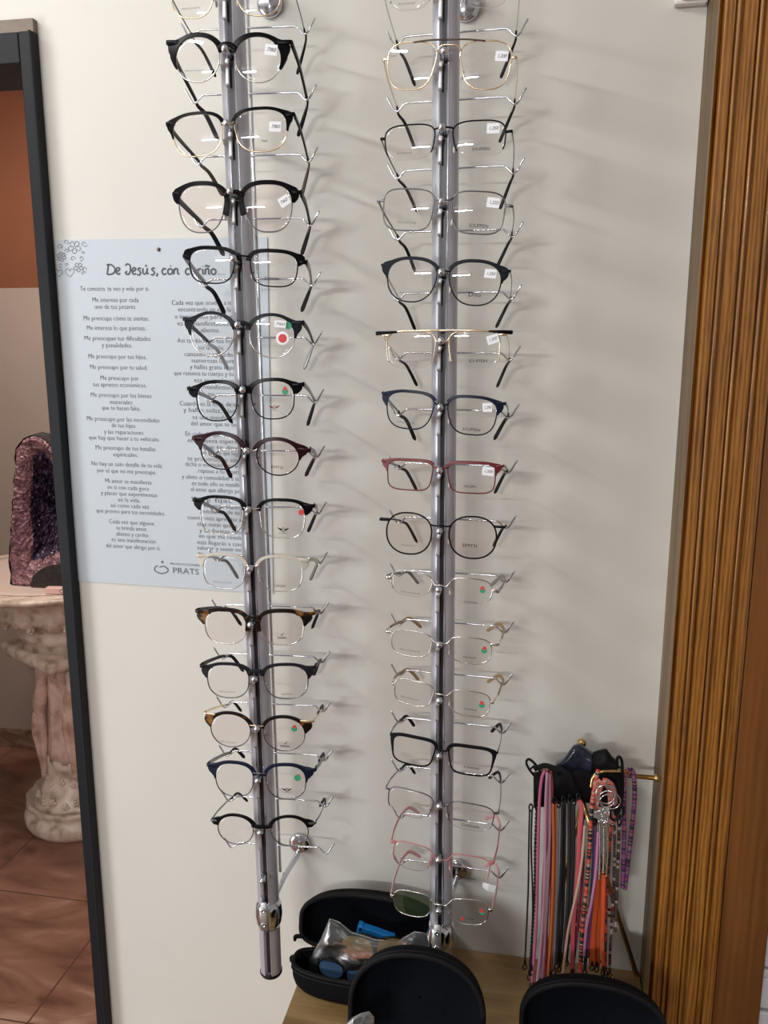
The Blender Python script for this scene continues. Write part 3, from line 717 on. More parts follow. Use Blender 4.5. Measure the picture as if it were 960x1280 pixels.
# left rack, top to bottom
glasses('L', 0, 'topmost eyeglasses of the left rack, cut off by the photo top, thin pale gold rims', (212, 267, -40, 23), (292, 353, -44, 20), (206, -24), (360, -26), 'full', n=2.6, fm='gold', tm='gun', tipm='darktip', tkind='metal', th=(.004, .003), bdy=-6, prints=[(CODE, 238, 10, 24, 3)], bo=0, tiphalf=.5)
glasses('L', 1, 'round black browline eyeglasses with silver rims, highest full pair on the left rack', (217, 275, 44, 103), (292, 352, 43, 104), (209, 50), (363, 52), 'brow', n=2.1, tp=.03, fm='black', rm='silver', tm='black', br='acetate', bdy=-6, bt=.004, bo=0.0099, bn=.003, a1=-22, th=(.0075, .005), tag_=(338.5, 62, 16, 13, -6), tagt='780', prints=[(CODE, 243, 88, 26, 3)])
glasses('L', 2, 'dark brow eyeglasses with squarish gold lower rims, just below the round black pair', (215, 277, 141, 196), (291, 360, 135, 190), (208, 151), (367, 143), 'brow', n=2.7, tp=.08, fm='black', rm='gold', tm='charcoal', tipm='browntip', bt=.0026, bo=0.0077, bn=.002, a1=-2, bdy=0, tag_=(343.5, 158, 15, 12, -5), tagt='780', lens='lens', prints=[('760', 330, 176, 8, 4)])
glasses('L', 3, 'heavy black browline eyeglasses with thin grey lower rims and a tilted price tag', (223, 280, 230, 291), (302, 366, 228, 291), (217, 241), (376, 240), 'brow', n=2.6, tp=.1, tn=.1, fm='black', rm='gun', tm='charcoal', tipm='darktip', br='acetate', bt=.0042, bo=0.0108, bn=.0022, a0=190, a1=8, bdy=-3, th=(.0085, .005), tag_=(355, 251, 14, 12, 30), tagt='760', lens='lenspink')
glasses('L', 4, 'black half-brow eyeglasses with grey temples in front of the poster title', (236, 292, 310, 355), (310, 373, 314, 359), (229, 320), (382, 327), 'brow', n=3.0, tp=.07, tn=.06, fm='black', rm='matteblack', tm='greytip', tipm='darktip', bt=.0035, bo=0.0081, bn=.002, a1=8, bdy=-4, bm='black', th=(.008, .005), prints=[('EMYSI', 339, 348.5, 17, 5)])
glasses('L', 5, 'round slate browline eyeglasses with a red and white round sticker', (236, 292, 391, 446), (310, 369, 394, 448), (229, 398), (377, 404), 'brow', n=2.1, tp=.02, fm='slate', rm='silver', tm='charcoal', tipm='steel', bt=.003, bo=0.0081, bn=.003, a1=-2, bdy=-3, bm='slate', br='acetate', th=(.0065, .0042), tag_=(350, 405, 15, 9, -3), tagt='760', stick=[(359.5, 407, 4.6, 'green'), (353, 423, 8.5, 'tagpaper'), (353, 423, 5.5, 'redstick')])
glasses('L', 6, 'glossy black browline eyeglasses with a winged emblem and small green sticker', (245, 296, 478, 527), (312, 369, 475, 525), (235, 487), (378, 480), 'brow', n=2.6, tp=.06, fm='black', rm='matteblack', tm='gun', tipm='charcoal', bt=.0034, bo=0.0086, bn=.004, a1=10, bdy=-4, br='acetate', th=(.0065, .004), stick=[(356, 489.5, 4, 'green'), (356, 486, 2.6, 'redstick')], prints=[('*wings', 343, 509.5, 14, 6, 1)])
glasses('L', 7, 'round burgundy browline eyeglasses with black rims and metal bridge', (248, 303, 542, 588), (320, 373, 550, 595), (241, 549), (386, 563), 'brow', n=2.1, tp=.03, fm='burgundy', rm='matteblack', tm='gun', tipm='burgundy', bt=.0036, bo=0.0086, bn=.003, a1=-2, bdy=-2, bm='silver', th=(.0075, .0045), prints=[('EMYSI', 346, 584, 15, 5)], lens='lenspink')
glasses('L', 8, 'squarish black browline eyeglasses with silver bridge and red dot sticker', (249, 303, 622, 670), (323, 382, 626, 674), (242, 627), (392, 633), 'brow', n=3.0, tp=.05, fm='black', rm='silver', tm='greytip', tipm='charcoal', bt=.003, bo=0.0077, bn=.003, a1=8, bdy=-2, bm='silver', th=(.006, .004), stick=[(376, 641, 3.8, 'redstick')], prints=[('*wings', 354, 662.5, 15, 6)])
glasses('L', 9, 'milky cream browline eyeglasses at the foot of the poster', (252, 306, 694, 737), (321, 379, 696, 741), (246, 696), (386, 701), 'brow', n=2.8, tp=.06, fm='cream', rm='silver', tm='cream', tipm='greytip', bt=.0026, bo=0.0054, bn=.002, a1=8, bdy=-4, bm='silver', th=(.0055, .0038), prints=[('TITANIUM', 350, 733, 13, 4), (CODE, 278, 728, 24, 3)])
glasses('L', 10, 'dark tortoiseshell browline eyeglasses with amber flecks and silver lower rims', (254, 308, 764, 806), (324, 380, 765, 808), (248, 767), (394, 767), 'brow', n=2.7, tp=.07, tn=.04, fm='tortoise', rm='silver', tm='charcoal', tipm='darktip', br='acetate', bt=.0042, bo=0.0095, bn=.0022, a0=185, a1=4, bdy=-10, th=(.0055, .004), lens='lenspink', prints=[('*swoosh', 352, 797, 11, 6)])
glasses('L', 11, 'charcoal browline eyeglasses with slim dark rims between two tortoiseshell pairs', (258, 311, 831, 874), (328, 386, 832, 875), (251, 833), (393, 838), 'brow', n=2.6, tp=.06, fm='charcoal', rm='gun', tm='charcoal', tipm='charcoal', br='acetate', bt=.0028, bo=0.0077, bn=.003, a1=5, bdy=-9, th=(.006, .004), prints=[(CODE, 284, 865, 21, 3), ('CREATION', 358, 868, 14, 3.5)])
glasses('L', 12, 'round tortoiseshell browline eyeglasses with gold bridge and green sticker', (261, 314, 892, 936), (328, 381, 898, 940), (256, 895), (392, 903), 'brow', n=2.1, tp=.03, fm='tortoise', rm='gun', tm='gold', tipm='darktip', bt=.003, bo=0.0077, bn=.002, a1=5, bdy=-4, bm='gold', th=(.0045, .003), tkind='metal', lens='lenspink', stick=[(367.5, 911.5, 4, 'green'), (368, 909, 2.4, 'redstick')], prints=[('*swoosh', 356, 933, 12, 6), (CODE, 285, 928, 20, 3)], tip=(.012, .045, -.022))
glasses('L', 13, 'navy black browline eyeglasses with a winged emblem, second from the bottom of the left rack', (268, 317, 954, 998), (331, 383, 958, 1000), (261, 958), (395, 966), 'brow', n=2.5, tp=.05, fm='navy', rm='gun', tm='gun', tipm='charcoal', bt=.003, bo=0.0081, bn=.002, a1=0, bdy=-10, bm='gun', th=(.006, .004), stick=[(371.5, 973, 4.4, 'green'), (372.5, 971, 2.6, 'redstick')], prints=[('*wings', 358.5, 987.5, 13, 6)], tip=(.013, .045, -.022))
glasses('L', 14, 'thin round black browline eyeglasses, lowest pair on the left rack', (270, 318, 1018, 1059), (338, 385, 1024, 1057), (264, 1025), (394, 1035), 'brow', n=2.1, tp=.02, fm='black', rm='gun', tm='gun', tipm='charcoal', bt=.0024, bo=0.0049, bn=.003, a1=14, bdy=-7, br='acetate', th=(.004, .003), tkind='metal', tip=(.014, .045, -.022))
# right rack, top to bottom
glasses('R', 0, 'topmost eyeglasses of the right rack, cut off by the photo top, nearly rimless', (485, 541, -40, 13), (575, 639, -44, 9.5), (478, -20), (648, -24), 'half', n=2.8, fm='silver', rm='silver', tm='silver', tipm='darktip', tkind='metal', th=(.003, .003), bdy=-5, prints=[(CODE, 508, 4, 22, 3)], bo=0, tiphalf=.5)
glasses('R', 1, 'gold double-bridge navigator eyeglasses with a dark top bar', (483, 545, 50, 113), (574, 638, 49, 111.5), (476, 73), (643, 69), 'full', n=2.9, tp=.10, tn=.12, fm='gold', tm='gold', tipm='darktip', tkind='metal', th=(.0042, .003), bdy=-8, bo=0, topbar=('browntip', .0012, .038, .0016, None), tag_=(627, 69.5, 16, 12, -2), tagt='1,200', prints=[('Q MD', 491, 69, 8, 3)], tiphalf=.5)
glasses('R', 2, 'dark half-rim rectangular eyeglasses, second full pair on the right rack', (480, 543, 154, 201), (564, 633, 149.5, 195.5), (476, 171), (640, 163), 'half', n=3.4, tp=.05, tn=.06, fm='matteblack', rm='gun', tm='gun', tipm='darktip', tkind='metal', th=(.004, .003), bdy=0, bm='matteblack', bo=0, tag_=(616.5, 160, 16, 12, -2), tagt='1,350', prints=[('SOUFFEIN', 601, 186, 22, 5), (CODE, 505, 191, 20, 3)], tiphalf=.5)
glasses('R', 3, 'full-rim rectangular gunmetal eyeglasses with a price tag, just above the slate pair', (477, 542, 234.5, 289), (562.5, 631, 238, 293), (471, 251), (640, 256), 'full', n=3.6, tp=.04, tn=.06, fm='gun', tm='greytip', tipm='darktip', tkind='metal', th=(.0045, .003), bdy=-3, bo=0, tag_=(616.5, 253, 16, 12, -4), tagt='1,250', prints=[('SOUFFEIN', 598, 282, 24, 6), (CODE, 508, 278, 24, 3)], tiphalf=.5)
glasses('R', 4, 'dark slate rounded eyeglasses with thick upper rims and curved temple tips', (483, 545, 323, 378), (559, 627, 326, 383), (477, 331), (637, 338), 'full', n=2.4, tp=.09, tn=.1, fm='slate', rm='slate', tm='steel', tipm='darktip', tkind='metal', th=(.0045, .003), bdy=-2, bt=.0028, bo=.0085, bn=.001, a1=2, a0=150, tag_=(613, 342, 15, 11, -3), tagt='1,250', prints=[('Dilo', 593, 368, 16, 8), (CODE, 508, 366, 18, 3)], tiphalf=.55)
glasses('R', 5, 'gold top-bar eyeglasses with black corners and rimless lower lenses', (482, 544, 413, 462), (559, 626, 412.5, 462), (477, 419), (632, 418), 'half', n=3.6, tp=.04, tn=.05, fm='gold', rm='gold', tm='gold', tipm='darktip', tkind='metal', th=(.0035, .003), bdy=0, bo=0, topbar=('gold', .0006, .0765, .0022, 'black'), tag_=(616, 424, 15, 11, 18), tagt='1,350', prints=[('SOUFFEIN', 597, 451, 23, 5), (CODE, 510, 452, 24, 3)], tiphalf=.55)
glasses('R', 6, 'navy upper-rim eyeglasses with thin dark lower rims, tag on the right lens', (482.5, 541, 489.5, 537.5), (557.5, 621, 496.5, 544.5), (478, 491), (631, 506), 'full', n=2.9, tp=.1, tn=.1, fm='navy', tm='gun', tipm='charcoal', tkind='metal', th=(.006, .003), bdy=-4, bt=.0026, bo=.0085, bn=.001, a1=4, a0=150, tag_=(609, 509.5, 12, 11, 6), tagt='1,290', prints=[('SOUFFEIN', 589, 537, 22, 5), (CODE, 507, 528, 22, 3)], tiphalf=.5)
glasses('R', 7, 'dark red rectangular eyeglasses, the only red-fronted pair on the racks', (482.5, 541, 575, 614), (558.5, 619, 579, 617.5), (478, 578), (629, 583), 'full', n=4.2, tp=.03, tn=.08, fm='red', tm='gun', tipm='charcoal', tkind='metal', th=(.005, .003), bdy=-4, bt=.0026, bo=.0065, bn=.001, a1=2, a0=150, tag_=(610, 589.5, 15, 11, -4), tagt='1,500', prints=[('NACERIL', 587.5, 608, 16, 4.5)], tiphalf=.5)
glasses('R', 8, 'black rounded full-rim eyeglasses with square bridge, below the dark red pair', (481, 540, 640.5, 694.5), (559.5, 621, 646, 699.5), (475, 652), (631, 659), 'full', n=2.3, tp=.02, fm='matteblack', tm='matteblack', tipm='darktip', tkind='metal', th=(.004, .003), bdy=-7, bo=0, rr=.0010, prints=[('EMYSI', 587, 682, 18, 6), (CODE, 510, 682, 18, 3)], lens='lenspink', tiphalf=.55)
glasses('R', 9, 'silver half-rim eyeglasses with smoky grey temples and a red and green sticker', (487.5, 540, 714.5, 746), (560, 616, 722, 757), (483, 727), (624, 737), 'half', n=2.7, tp=.06, tn=.1, fm='silver', rm='silver', tm='greytip', tipm='greytip', tkind='acetate', th=(.005, .0035), bdy=-6, bo=0, stick=[(603, 738.5, 3.6, 'green'), (603, 735.5, 2.6, 'redstick')], prints=[(CODE, 513, 741, 24, 3), ('EYEWEAR', 588, 753, 16, 3)], tip=(.02, .045, -.02), tiphalf=.5)
glasses('R', 10, 'thin silver oval-rectangular eyeglasses with tan temples, upper of the two tan pairs', (487, 540.5, 788, 822), (560, 614, 797, 830.5), (482, 791), (622.5, 808), 'full', n=3.0, tp=.04, tn=.06, fm='silver', tm='silver', tipm='tan', tkind='metal', th=(.0055, .0035), bdy=-3, bo=0, stick=[(605, 814, 3.8, 'green'), (605.5, 811, 2.6, 'redstick')], prints=[(CODE, 512, 813, 26, 3), ('EYEWEAR', 587, 822, 16, 3)], tip=(.024, .04, -.014), tiphalf=.2)
glasses('R', 11, 'slim silver rectangular eyeglasses with tan temples, lower of the two tan pairs', (491, 542, 849.5, 884), (561, 612, 865, 895), (489, 857), (616, 880), 'full', n=3.4, tp=.04, tn=.06, fm='silver', tm='silver', tipm='tan', tkind='metal', th=(.0055, .0035), bdy=-9, bo=0, stick=[(602, 882, 3.8, 'green'), (602, 879, 2.6, 'redstick')], prints=[(CODE, 512, 873, 24, 3), ('EYEWEAR', 588, 887, 16, 3)], tip=(.022, .042, -.018), tiphalf=.2)
glasses('R', 12, 'black rectangular full-rim eyeglasses with thick black front on the right rack', (490, 542.5, 921, 959), (559, 616, 936, 969), (487.5, 921), (621, 944), 'full', n=4.0, tp=.04, tn=.10, fm='matteblack', tm='gun', tipm='charcoal', tkind='metal', th=(.0055, .0035), bdy=-8, bt=.0028, bo=.0055, bn=.001, a1=-5, rr=.0011, prints=[('E WMMMET', 590, 960, 20, 3.5)], tip=(.015, .042, -.02), tiphalf=.5)
glasses('R', 13, 'dark half-rim eyeglasses with rimless lower lenses, directly above the pink pairs', (484, 540, 988, 1022), (557, 617, 1004.5, 1040), (481, 992), (622.5, 1016), 'half', n=3.2, tp=.05, tn=.08, fm='gun', rm='gun', tm='gun', tipm='charcoal', tkind='metal', th=(.0045, .003), bdy=-3, bo=0, bm='gun', prints=[('CARRIER', 588, 1033, 23, 5)], tip=(.016, .042, -.02), tiphalf=.5)
glasses('R', 14, 'dusty pink half-rim eyeglasses, upper of the two pink pairs', (491, 539, 1053, 1091), (560, 612.5, 1072, 1102.5), (487.5, 1053), (615, 1082), 'half', n=3.2, tp=.05, tn=.08, fm='pink', rm='pink', tm='pink', tipm='palepink', tkind='acetate', th=(.0055, .0035), bdy=-2, bo=0, bm='pink', prints=[('EYEWEAR', 585, 1098, 20, 3)], tip=(.022, .042, -.012), tiphalf=.5)
glasses('R', 15, 'pale pink temple eyeglasses with thin silver rims, lowest pair on the right rack', (491, 539, 1115, 1147), (560, 610.5, 1125, 1157.5), (487.5, 1122), (614, 1141), 'full', n=3.0, tp=.04, tn=.06, fm='silver', tm='palepink', tipm='palepink', tkind='acetate', th=(.006, .0035), bdy=-9, bo=0, bm='silver', stick=[(602, 1142, 3, 'green'), (602, 1139.5, 2.6, 'redstick'), (578, 1148, 2.2, 'redstick')], prints=[('EYEWEAR', 587, 1149, 11, 3)], tip=(.022, .042, -.012), tiphalf=.5, lens=('lensgreenreflex', 'lens'))
# folded white tag on the temple of the lowest pair
p_ = aty(612, 1110, -.115)
ft = thing('folded_tag', 'folded white paper tag around the right temple of the lowest pair', 'tag', Matrix.Translation(p_))
b = MB()
b.strap([(-.0095, .002, .003), (-.002, -.001, .001), (.0075, 0, -.001)], .0007, [.006, .011, .010]); b.strap([(-.0095, .004, -.002), (-.002, .0045, -.002), (.0075, .001, -.001)], .0007, [.006, .010, .010])
b.build('paper_fold', M['tagpaper'], ft, smooth=False)

# ------------------------------------------------------------------ open zip cases
def make_case(label, cx, yh, W, H, d, lean, nn=2.5, yaw=0., tabs=True, kb=1.):
    t = thing('eyeglass_case', label, 'glasses case', Matrix.Translation((cx, yh, ZC)) @ Matrix.Rotation(yaw, 4, 'Z'))
    K_ = 56
    ol = []
    for i in range(K_):
        a = 2*PI*i/K_; c, s = math.cos(a), math.sin(a)
        m_ = nn if s > 0 else 4.5
        ol.append((W/2*math.copysign(abs(c)**(2/m_), c), H/2*math.copysign(abs(s)**(2/m_), s)))
    le = math.radians(lean); upv = V((0, math.sin(le), math.cos(le))); bk = V((0, math.cos(le), -math.sin(le))); hz = V((0, 0, d))
    base = lambda x, y, h: V((x, (-y-H/2)*kb, h))                       # h: height above the counter
    lid = lambda x, y, h: hz + V((x, 0, 0)) + upv*(y+H/2) + bk*(d-h) + V((0, .002, .001))
    for nm, f_, zmin in (('base_shell', base, 0), ('lid_shell', lid, 0)):
        out = [(1, d), (1.0, .8*d), (.995, .5*d), (.965, .25*d), (.89, .07*d), (.72, .012*d), (.4, .002*d), (.02, .0)]
        inn = [(.02, .10*d), (.5, .105*d), (.78, .14*d), (.90, .3*d), (.945, .6*d), (.955, .99*d)]
        b = MB(); b.rings([[f_(x*s, y*s, h) for x, y in ol] for s, h in out])
        if nm == 'lid_shell': pass
        sh = b.build(nm, M['case'], t)
        b = MB(); b.rings([[f_(x*s, y*s, h) for x, y in ol] for s, h in inn]); b.rings([[f_(x*s, y*s, d) for x, y in ol] for s in (.955, 1)])
        b.build('lining', M['casein'], sh)
        b = MB(); b.strap([f_(x*.985, y*.985, d+.0005) for x, y in ol], .006, .004, V((0, 0, 1)) if nm[0] == 'b' else bk, closed=False)
        b.build('zipper', M['zip'], sh)
        b = MB(); b.tube([f_(x*1.003, y*1.003, d-.006) for x, y in ol], .0016, 6, True); b.build('piping', M['zip'], sh)
    if tabs:
        for z_, y_ in ((d+.014, .004), (d-.004, -.016)):
            b = MB(); x = -W/2*.97
            b.strap(smooth_path([(x+.005, y_, z_), (x-.003, y_-.001, z_), (x-.0075, y_-.002, z_-.001), (x-.008, y_-.003, z_-.006)], 4), .004, .006, (0, 0, 1)); b.build('zip_end', M['zip'], t)
    return t
Y1 = -.088
xa, xb = aty(373, 1190, Y1).x, aty(548, 1190, Y1).x
zt1 = aty(455, 1114, Y1+.035).z
d1 = .040
make_case('open black zip case on the counter behind the right rack holding bagged sunglasses', (xa+xb)/2, Y1, xb-xa, (zt1-ZC-d1)/math.cos(math.radians(16)), d1, 16, 2.3, kb=.72)
Y2 = -.262
xa2, xb2 = aty(434, 1270, Y2).x, aty(605, 1270, Y2).x; zt2 = aty(512, 1195, Y2+.02).z
make_case('open black zip case with raised round lid in front of the right rack', (xa2+xb2)/2, Y2, xb2-xa2, zt2-ZC-.034, .034, 9, 2.2, tabs=False)
Y3 = -.215
xa3, xb3 = aty(650, 1290, Y3).x, .176; zt3 = aty(722, 1227, Y3+.02).z
make_case('black zip case in the corner beneath the hanging cords, beside the oak post', (xa3+xb3)/2, Y3, xb3-xa3, zt3-ZC-.034, .034, 10, 2.15, tabs=False)

# plastic bag in the first case
def lerp(t, pts):
    for (a, b_), (c, d) in zip(pts, pts[1:]):
        if t <= c: return b_+(d-b_)*(t-a)/(c-a)
    return pts[-1][1]
def bag(label, top, bot, Y, bulge, seed, nx=60, ny=30, back=.02, amp=.0038):
    t = thing('plastic_bag', label, 'plastic bag', Matrix.Translation(aty(top[len(top)//2][0], bot[0][1], Y)))
    inv = t.matrix_world.inverted()
    for nm, sg in (('front_sheet', -1), ('back_sheet', 1)):
        b = MB(); R_ = []
        for j in range(ny+1):
            row = []
            for i in range(nx+1):
                x = top[0][0]+(top[-1][0]-top[0][0])*i/nx; v = j/ny
                y = lerp(x, top)*(1-v)+lerp(x, bot)*v
                e = math.sin(PI*i/nx)**.5*math.sin(PI*v)**.5
                q = V((x*.035+seed, y*.05, sg*3.1))
                nz = noise.noise(q)*1.2 + (1-abs(noise.noise(q*2.1)))*.7 - .6 + .35*(1-abs(noise.noise(q*4.3)))
                P = aty(x, y, Y+sg*bulge*e*(.6 if sg < 0 else back/bulge)+amp*nz*(.25+e))
                row.append(inv @ P)
            R_.append(row)
        b.rings(R_, wrap=False); b.build(nm, M['bag'], t)
    return t
bag('crumpled clear plastic bag of sunglasses inside the open case', [(386, 1200), (400, 1175), (412, 1148), (424, 1152), (440, 1164), (470, 1172), (500, 1173), (518, 1164), (532, 1166), (541, 1176)], [(386, 1222), (400, 1228), (430, 1236), (470, 1234), (500, 1226), (541, 1212)], -.105, .030, 3)
bag('small crumpled scrap of clear plastic at the bottom edge in front of the round lid', [(428, 1285), (440, 1272), (452, 1266), (462, 1264), (468, 1272)], [(428, 1300), (445, 1304), (468, 1302)], -.285, .012, 9, 24, 16, .008, .004)
def sunglasses(label, p0, p1, hpx, Y, lm, roll=0.):
    a, c = aty(*p0, Y), aty(*p1, Y); u = (c-a).normalized(); nn = V((0, 1, 0)); nn = (nn-u*nn.dot(u)).normalized(); v = u.cross(nn)*-1
    if v.z < 0: v = -v
    w = (c-a).length; s = hpx/1050*1.25
    t = thing('sunglasses', label, 'sunglasses', frame((a+c)/2, u, nn, v))
    dpt = lambda x, z: x*x*1.6+z*z*3
    ol = []
    for i in range(40):
        q = 2*PI*i/40; cc, ss = math.cos(q), math.sin(q)
        ol.append((w*.235*math.copysign(abs(cc)**.8, cc)*(1+.08*ss), s/2*math.copysign(abs(ss)**.85, ss)))
    for sg in (-1, 1):
        b = MB(); b.rings([[(sg*w*.25+x*k, dpt(sg*w*.25+x*k, z*k), z*k) for x, z in ol] for k in (.02, .3, .6, .85, 1)]); b.build('lens', M[lm], t)
        b = MB(); b.tube([(sg*w*.25+x, dpt(sg*w*.25+x, z), z) for x, z in ol], .0016, 8, True); b.build('rim', M['black'], t)
        b = MB(); b.strap([(sg*w*.49, dpt(w*.49, 0), s*.2), (sg*w*.5, dpt(w*.5, 0)+.006, s*.18), (sg*w*.2, dpt(w*.5, 0)+.010, s*.1), (-sg*w*.25, dpt(w*.5, 0)+.012, -s*.05)], .003, .005); b.build('temple', M['black'], t)
    b = MB(); b.tube([(-w*.04, dpt(0, 0)-.0005, s*.18), (0, -.001, s*.22), (w*.04, dpt(0, 0)-.0005, s*.18)], .0018, 8); b.build('bridge', M['black'], t)
    return t
sunglasses('amber-lensed sunglasses seen through the clear bag in the open case', (424, 1186), (514, 1192), 36, -.110, 'amber')
sunglasses('blue-lensed sunglasses at the bottom left of the clear bag in the open case', (396, 1208), (466, 1226), 24, -.120, 'bluelens')
# blue-lidded little box
pa, pb = aty(449, 1158, -.078), aty(493, 1173, -.078); u = (pb-pa).normalized(); w = (pb-pa).length
t = thing('lens_cloth_box', 'small smoky clear box with bright blue lid standing in the open case', 'box', frame(pa, u, (0, 1, 0), V((-u.z, 0, u.x))))
b = MB(); b.box((0, -.006, -.0035), (w, .006, .0045)); b.box((-.002, -.006, -.010), (.006, .006, .006)); bevel(b.build('blue_lid', M['blue'], t, smooth=False), .0015)
b = MB(); b.box((.004, -.005, -.022), (w-.003, .005, -.0036)); bevel(b.build('clear_body', M['clearbox'], t, smooth=False), .002)

# ------------------------------------------------------------------ brass stand and hanging cords
YS = -.062
ra, rb_ = aty(672, 966, YS), aty(811, 965, YS); zr = (ra.z+rb_.z)/2
xr_end = XW-.0015
kx = aty(727, 932, YS+.012)
st = thing('brass_cord_stand', 'brass stand with crossbar and splayed legs holding the hanging cords', 'display stand', Matrix.Translation((kx.x, YS, ZC)))
sl = lambda p: V((p[0]-kx.x, p[1]-YS, p[2]-ZC))
b = MB(); b.tube([sl((ra.x, YS, zr)), sl((xr_end-.006, YS, zr))], .0030, 12); cb = b.build('crossbar', M['brass'], st)
b = MB(); b.lathe([(.0035, 0), (.0048, .001), (.0048, .006), (.0035, .007)], sl((xr_end-.0075, YS, zr)), (1, 0, 0), 16); b.build('end_cap', M['brass'], cb)
q = aty(742, 972, YS-.016)
b = MB(); b.tube(smooth_path([sl(aty(739, 985, YS-.022)), sl(aty(741, 973, YS-.020)), sl(aty(747, 966, YS-.018)), sl(aty(760, 964, YS-.017)), sl(aty(780, 964, YS-.010)), sl((aty(790, 964, YS-.004).x, YS, zr))], 4), .0026, 10); b.build('front_prong', M['brass'], st)
top = V((kx.x, YS+.012, kx.z))
b = MB(); b.tube([sl((kx.x+.002, YS+.006, ZC+.02)), sl((kx.x+.003, YS+.008, zr)), sl(top)], .0032, 12); b.build('upright', M['brass'], st)
b = MB(); b.ball(sl(top+V((0, 0, .004))), .0062, 16); b.lathe([(.0035, -.004), (.0045, -.003), (.0045, -.001), (.003, 0)], sl(top), None, 14); b.build('finial_knob', M['brass'], st)
jx = aty(743, 1005, YS)
def leg(a, c, r=.0027):
    b = MB(); b.tube([sl(a), sl(c)], r, 10); b.ball(sl(c), r*1.25, 10); return b.build('leg', M['brass'], st)
fr_ = atz(793, 1264, ZC+.0035); fb = aty(797, 1190, -.010); fb = V((min(fb.x, XW-.006), fb.y, ZC+.0035))
fr_ = V((min(fr_.x, XW-.008), fr_.y, ZC+.0035))
la = V((kx.x-.030, fr_.y, ZC+.0035)); lb = V((kx.x-.034, fb.y, ZC+.0035))
hub = V((kx.x+.004, YS+.007, jx.z))
leg(hub, fb, .0036); leg(V((kx.x+.003, YS+.004, ZC+.11)), fr_); leg(hub, lb, .0036); leg(V((kx.x+.003, YS+.004, ZC+.11)), la)
b = MB(); b.tube([sl((kx.x, YS, ZC+.004)), sl(fr_)], .0022, 8); b.tube([sl((kx.x, YS, ZC+.004)), sl(la)], .0022, 8); b.tube([sl((kx.x+.002, YS+.006, ZC+.0035)), sl((kx.x+.002, YS+.006, ZC+.03))], .004, 10); b.build('foot_rod', M['brass'], st)
for dy in (0, 9):
    a = aty(757, 1139+dy, YS); c = hub.lerp(fb, .62+dy*.004); 
    b = MB(); b.tube([sl((kx.x+.003, YS+.005, c.z+.024)), sl(c)], .002, 8); b.build('strut', M['brass'], st)

CM = {}
def cm(col, rough=.6, metal=0.):
    k = (col, rough, metal)
    if k not in CM: CM[k] = mat('cord_'+'_'.join('%d' % (c*255) for c in col), col, rough, metal)
    return CM[k]
GC = 'eyeglass cords hanging on the brass stand'
def cord(label, pts, Y, r, mats, beads=0, flat=0., loop=False, name='eyeglass_lanyard', cat='eyeglass cord', ends=True, over=False, top_loop=True):
    """pts: list of strands, each a list of photo points from the top down"""
    P0 = aty(*pts[0][0], Y); t = thing(name, label, cat, Matrix.Translation(P0), GC)
    for si, st_ in enumerate(pts):
        W = [aty(x, y, Y + (.0035*si))-P0 for x, y in st_]
        if over: W = [aty(st_[0][0], st_[0][1], YS).lerp(aty(st_[0][0], st_[0][1], Y), .0)*0 + V((W[0].x, YS-P0.y, zr+.0052-P0.z))] + W[1:] if False else W
        path = smooth_path(W, 10)
        b = MB()
        if beads:
            n = len(path); L_ = sum((path[i+1]-path[i]).length for i in range(n-1)); k = max(6, int(L_/beads))
            # resample
            acc = [0]
            for i in range(n-1): acc.append(acc[-1]+(path[i+1]-path[i]).length)
            def at_(s_):
                for i in range(n-1):
                    if acc[i+1] >= s_: return path[i].lerp(path[i+1], (s_-acc[i])/max(1e-9, acc[i+1]-acc[i]))
                return path[-1]
            pp, rr, mm = [], [], []
            for q in range(k):
                mi = random.choice(range(len(mats))) if len(mats) > 1 else 0
                for e, f_ in ((.04, .55), (.3, 1), (.7, 1), (.96, .55)): pp.append(at_(L_*(q+e)/k)); rr.append(r*f_); mm.append(mi)
            b.tube(pp, rr, 8, mis=mm)
        elif flat: b.strap(path, flat, r*2, (0, -1, 0)) if False else b.strap(path, r*1.4, flat, (1, 0, 0))
        else: b.tube(path, r, 8)
        b.build('strand', mats, t)
    if top_loop:
        xs = [s_[0] for s_ in pts]; x = sum(q[0] for q in xs)/len(xs); y = min(q[1] for q in xs)
        c = aty(x, y, Y)-P0; rr = .0042
        b = MB(); b.tube([c+V((rr*.55*math.cos(q*PI/6), .0012*math.sin(q*PI/6), rr*math.sin(q*PI/6)+.003)) for q in range(12)], .0012, 6, True); b.build('slip_loop', M['darktip'], t)
    if ends:
        for st_ in pts:
            c = aty(*st_[-1], Y)-P0
            b = MB(); b.tube([c+V((.0026*math.cos(q*PI/6), .001*math.cos(q*PI/6), -.0045+.0045*math.sin(q*PI/6))) for q in range(12)], .0009, 6, True); b.lathe([(.0017, -.001), (.0019, .001), (.0019, .006), (.0012, .007)], c, None, 8); b.build('end_loop', M['darktip'], t)
    return t
blk = cm((.008, .008, .01)); pnk = cm((.5, .13, .24)); lil = cm((.45, .25, .34)); rdp = cm((.4, .05, .06)); org = cm((.5, .13, .035)); gry = cm((.2, .22, .26)); dgr = cm((.05, .045, .045)); mar = cm((.045, .012, .018))
bei = cm((.5, .33, .25)); crl = cm((.55, .085, .12)); prp = cm((.16, .04, .16)); tel = cm((.02, .045, .07)); vio = cm((.42, .18, .32)); oran = cm((.6, .09, .02)); sil = cm((.33, .31, .28), .3, 1.); dred = cm((.2, .015, .015)); brn = cm((.09, .05, .04)); prl = cm((.38, .34, .28), .25)
stripes = [cm((.5, .045, .025)), cm((.5, .045, .025)), blk, blk, cm((.42, .25, .18)), cm((.55, .11, .06))]
pstr = [cm((.15, .03, .18)), cm((.36, .08, .18)), cm((.24, .17, .22)), cm((.02, .012, .025)), cm((.24, .06, .2)), cm((.1, .03, .12))]
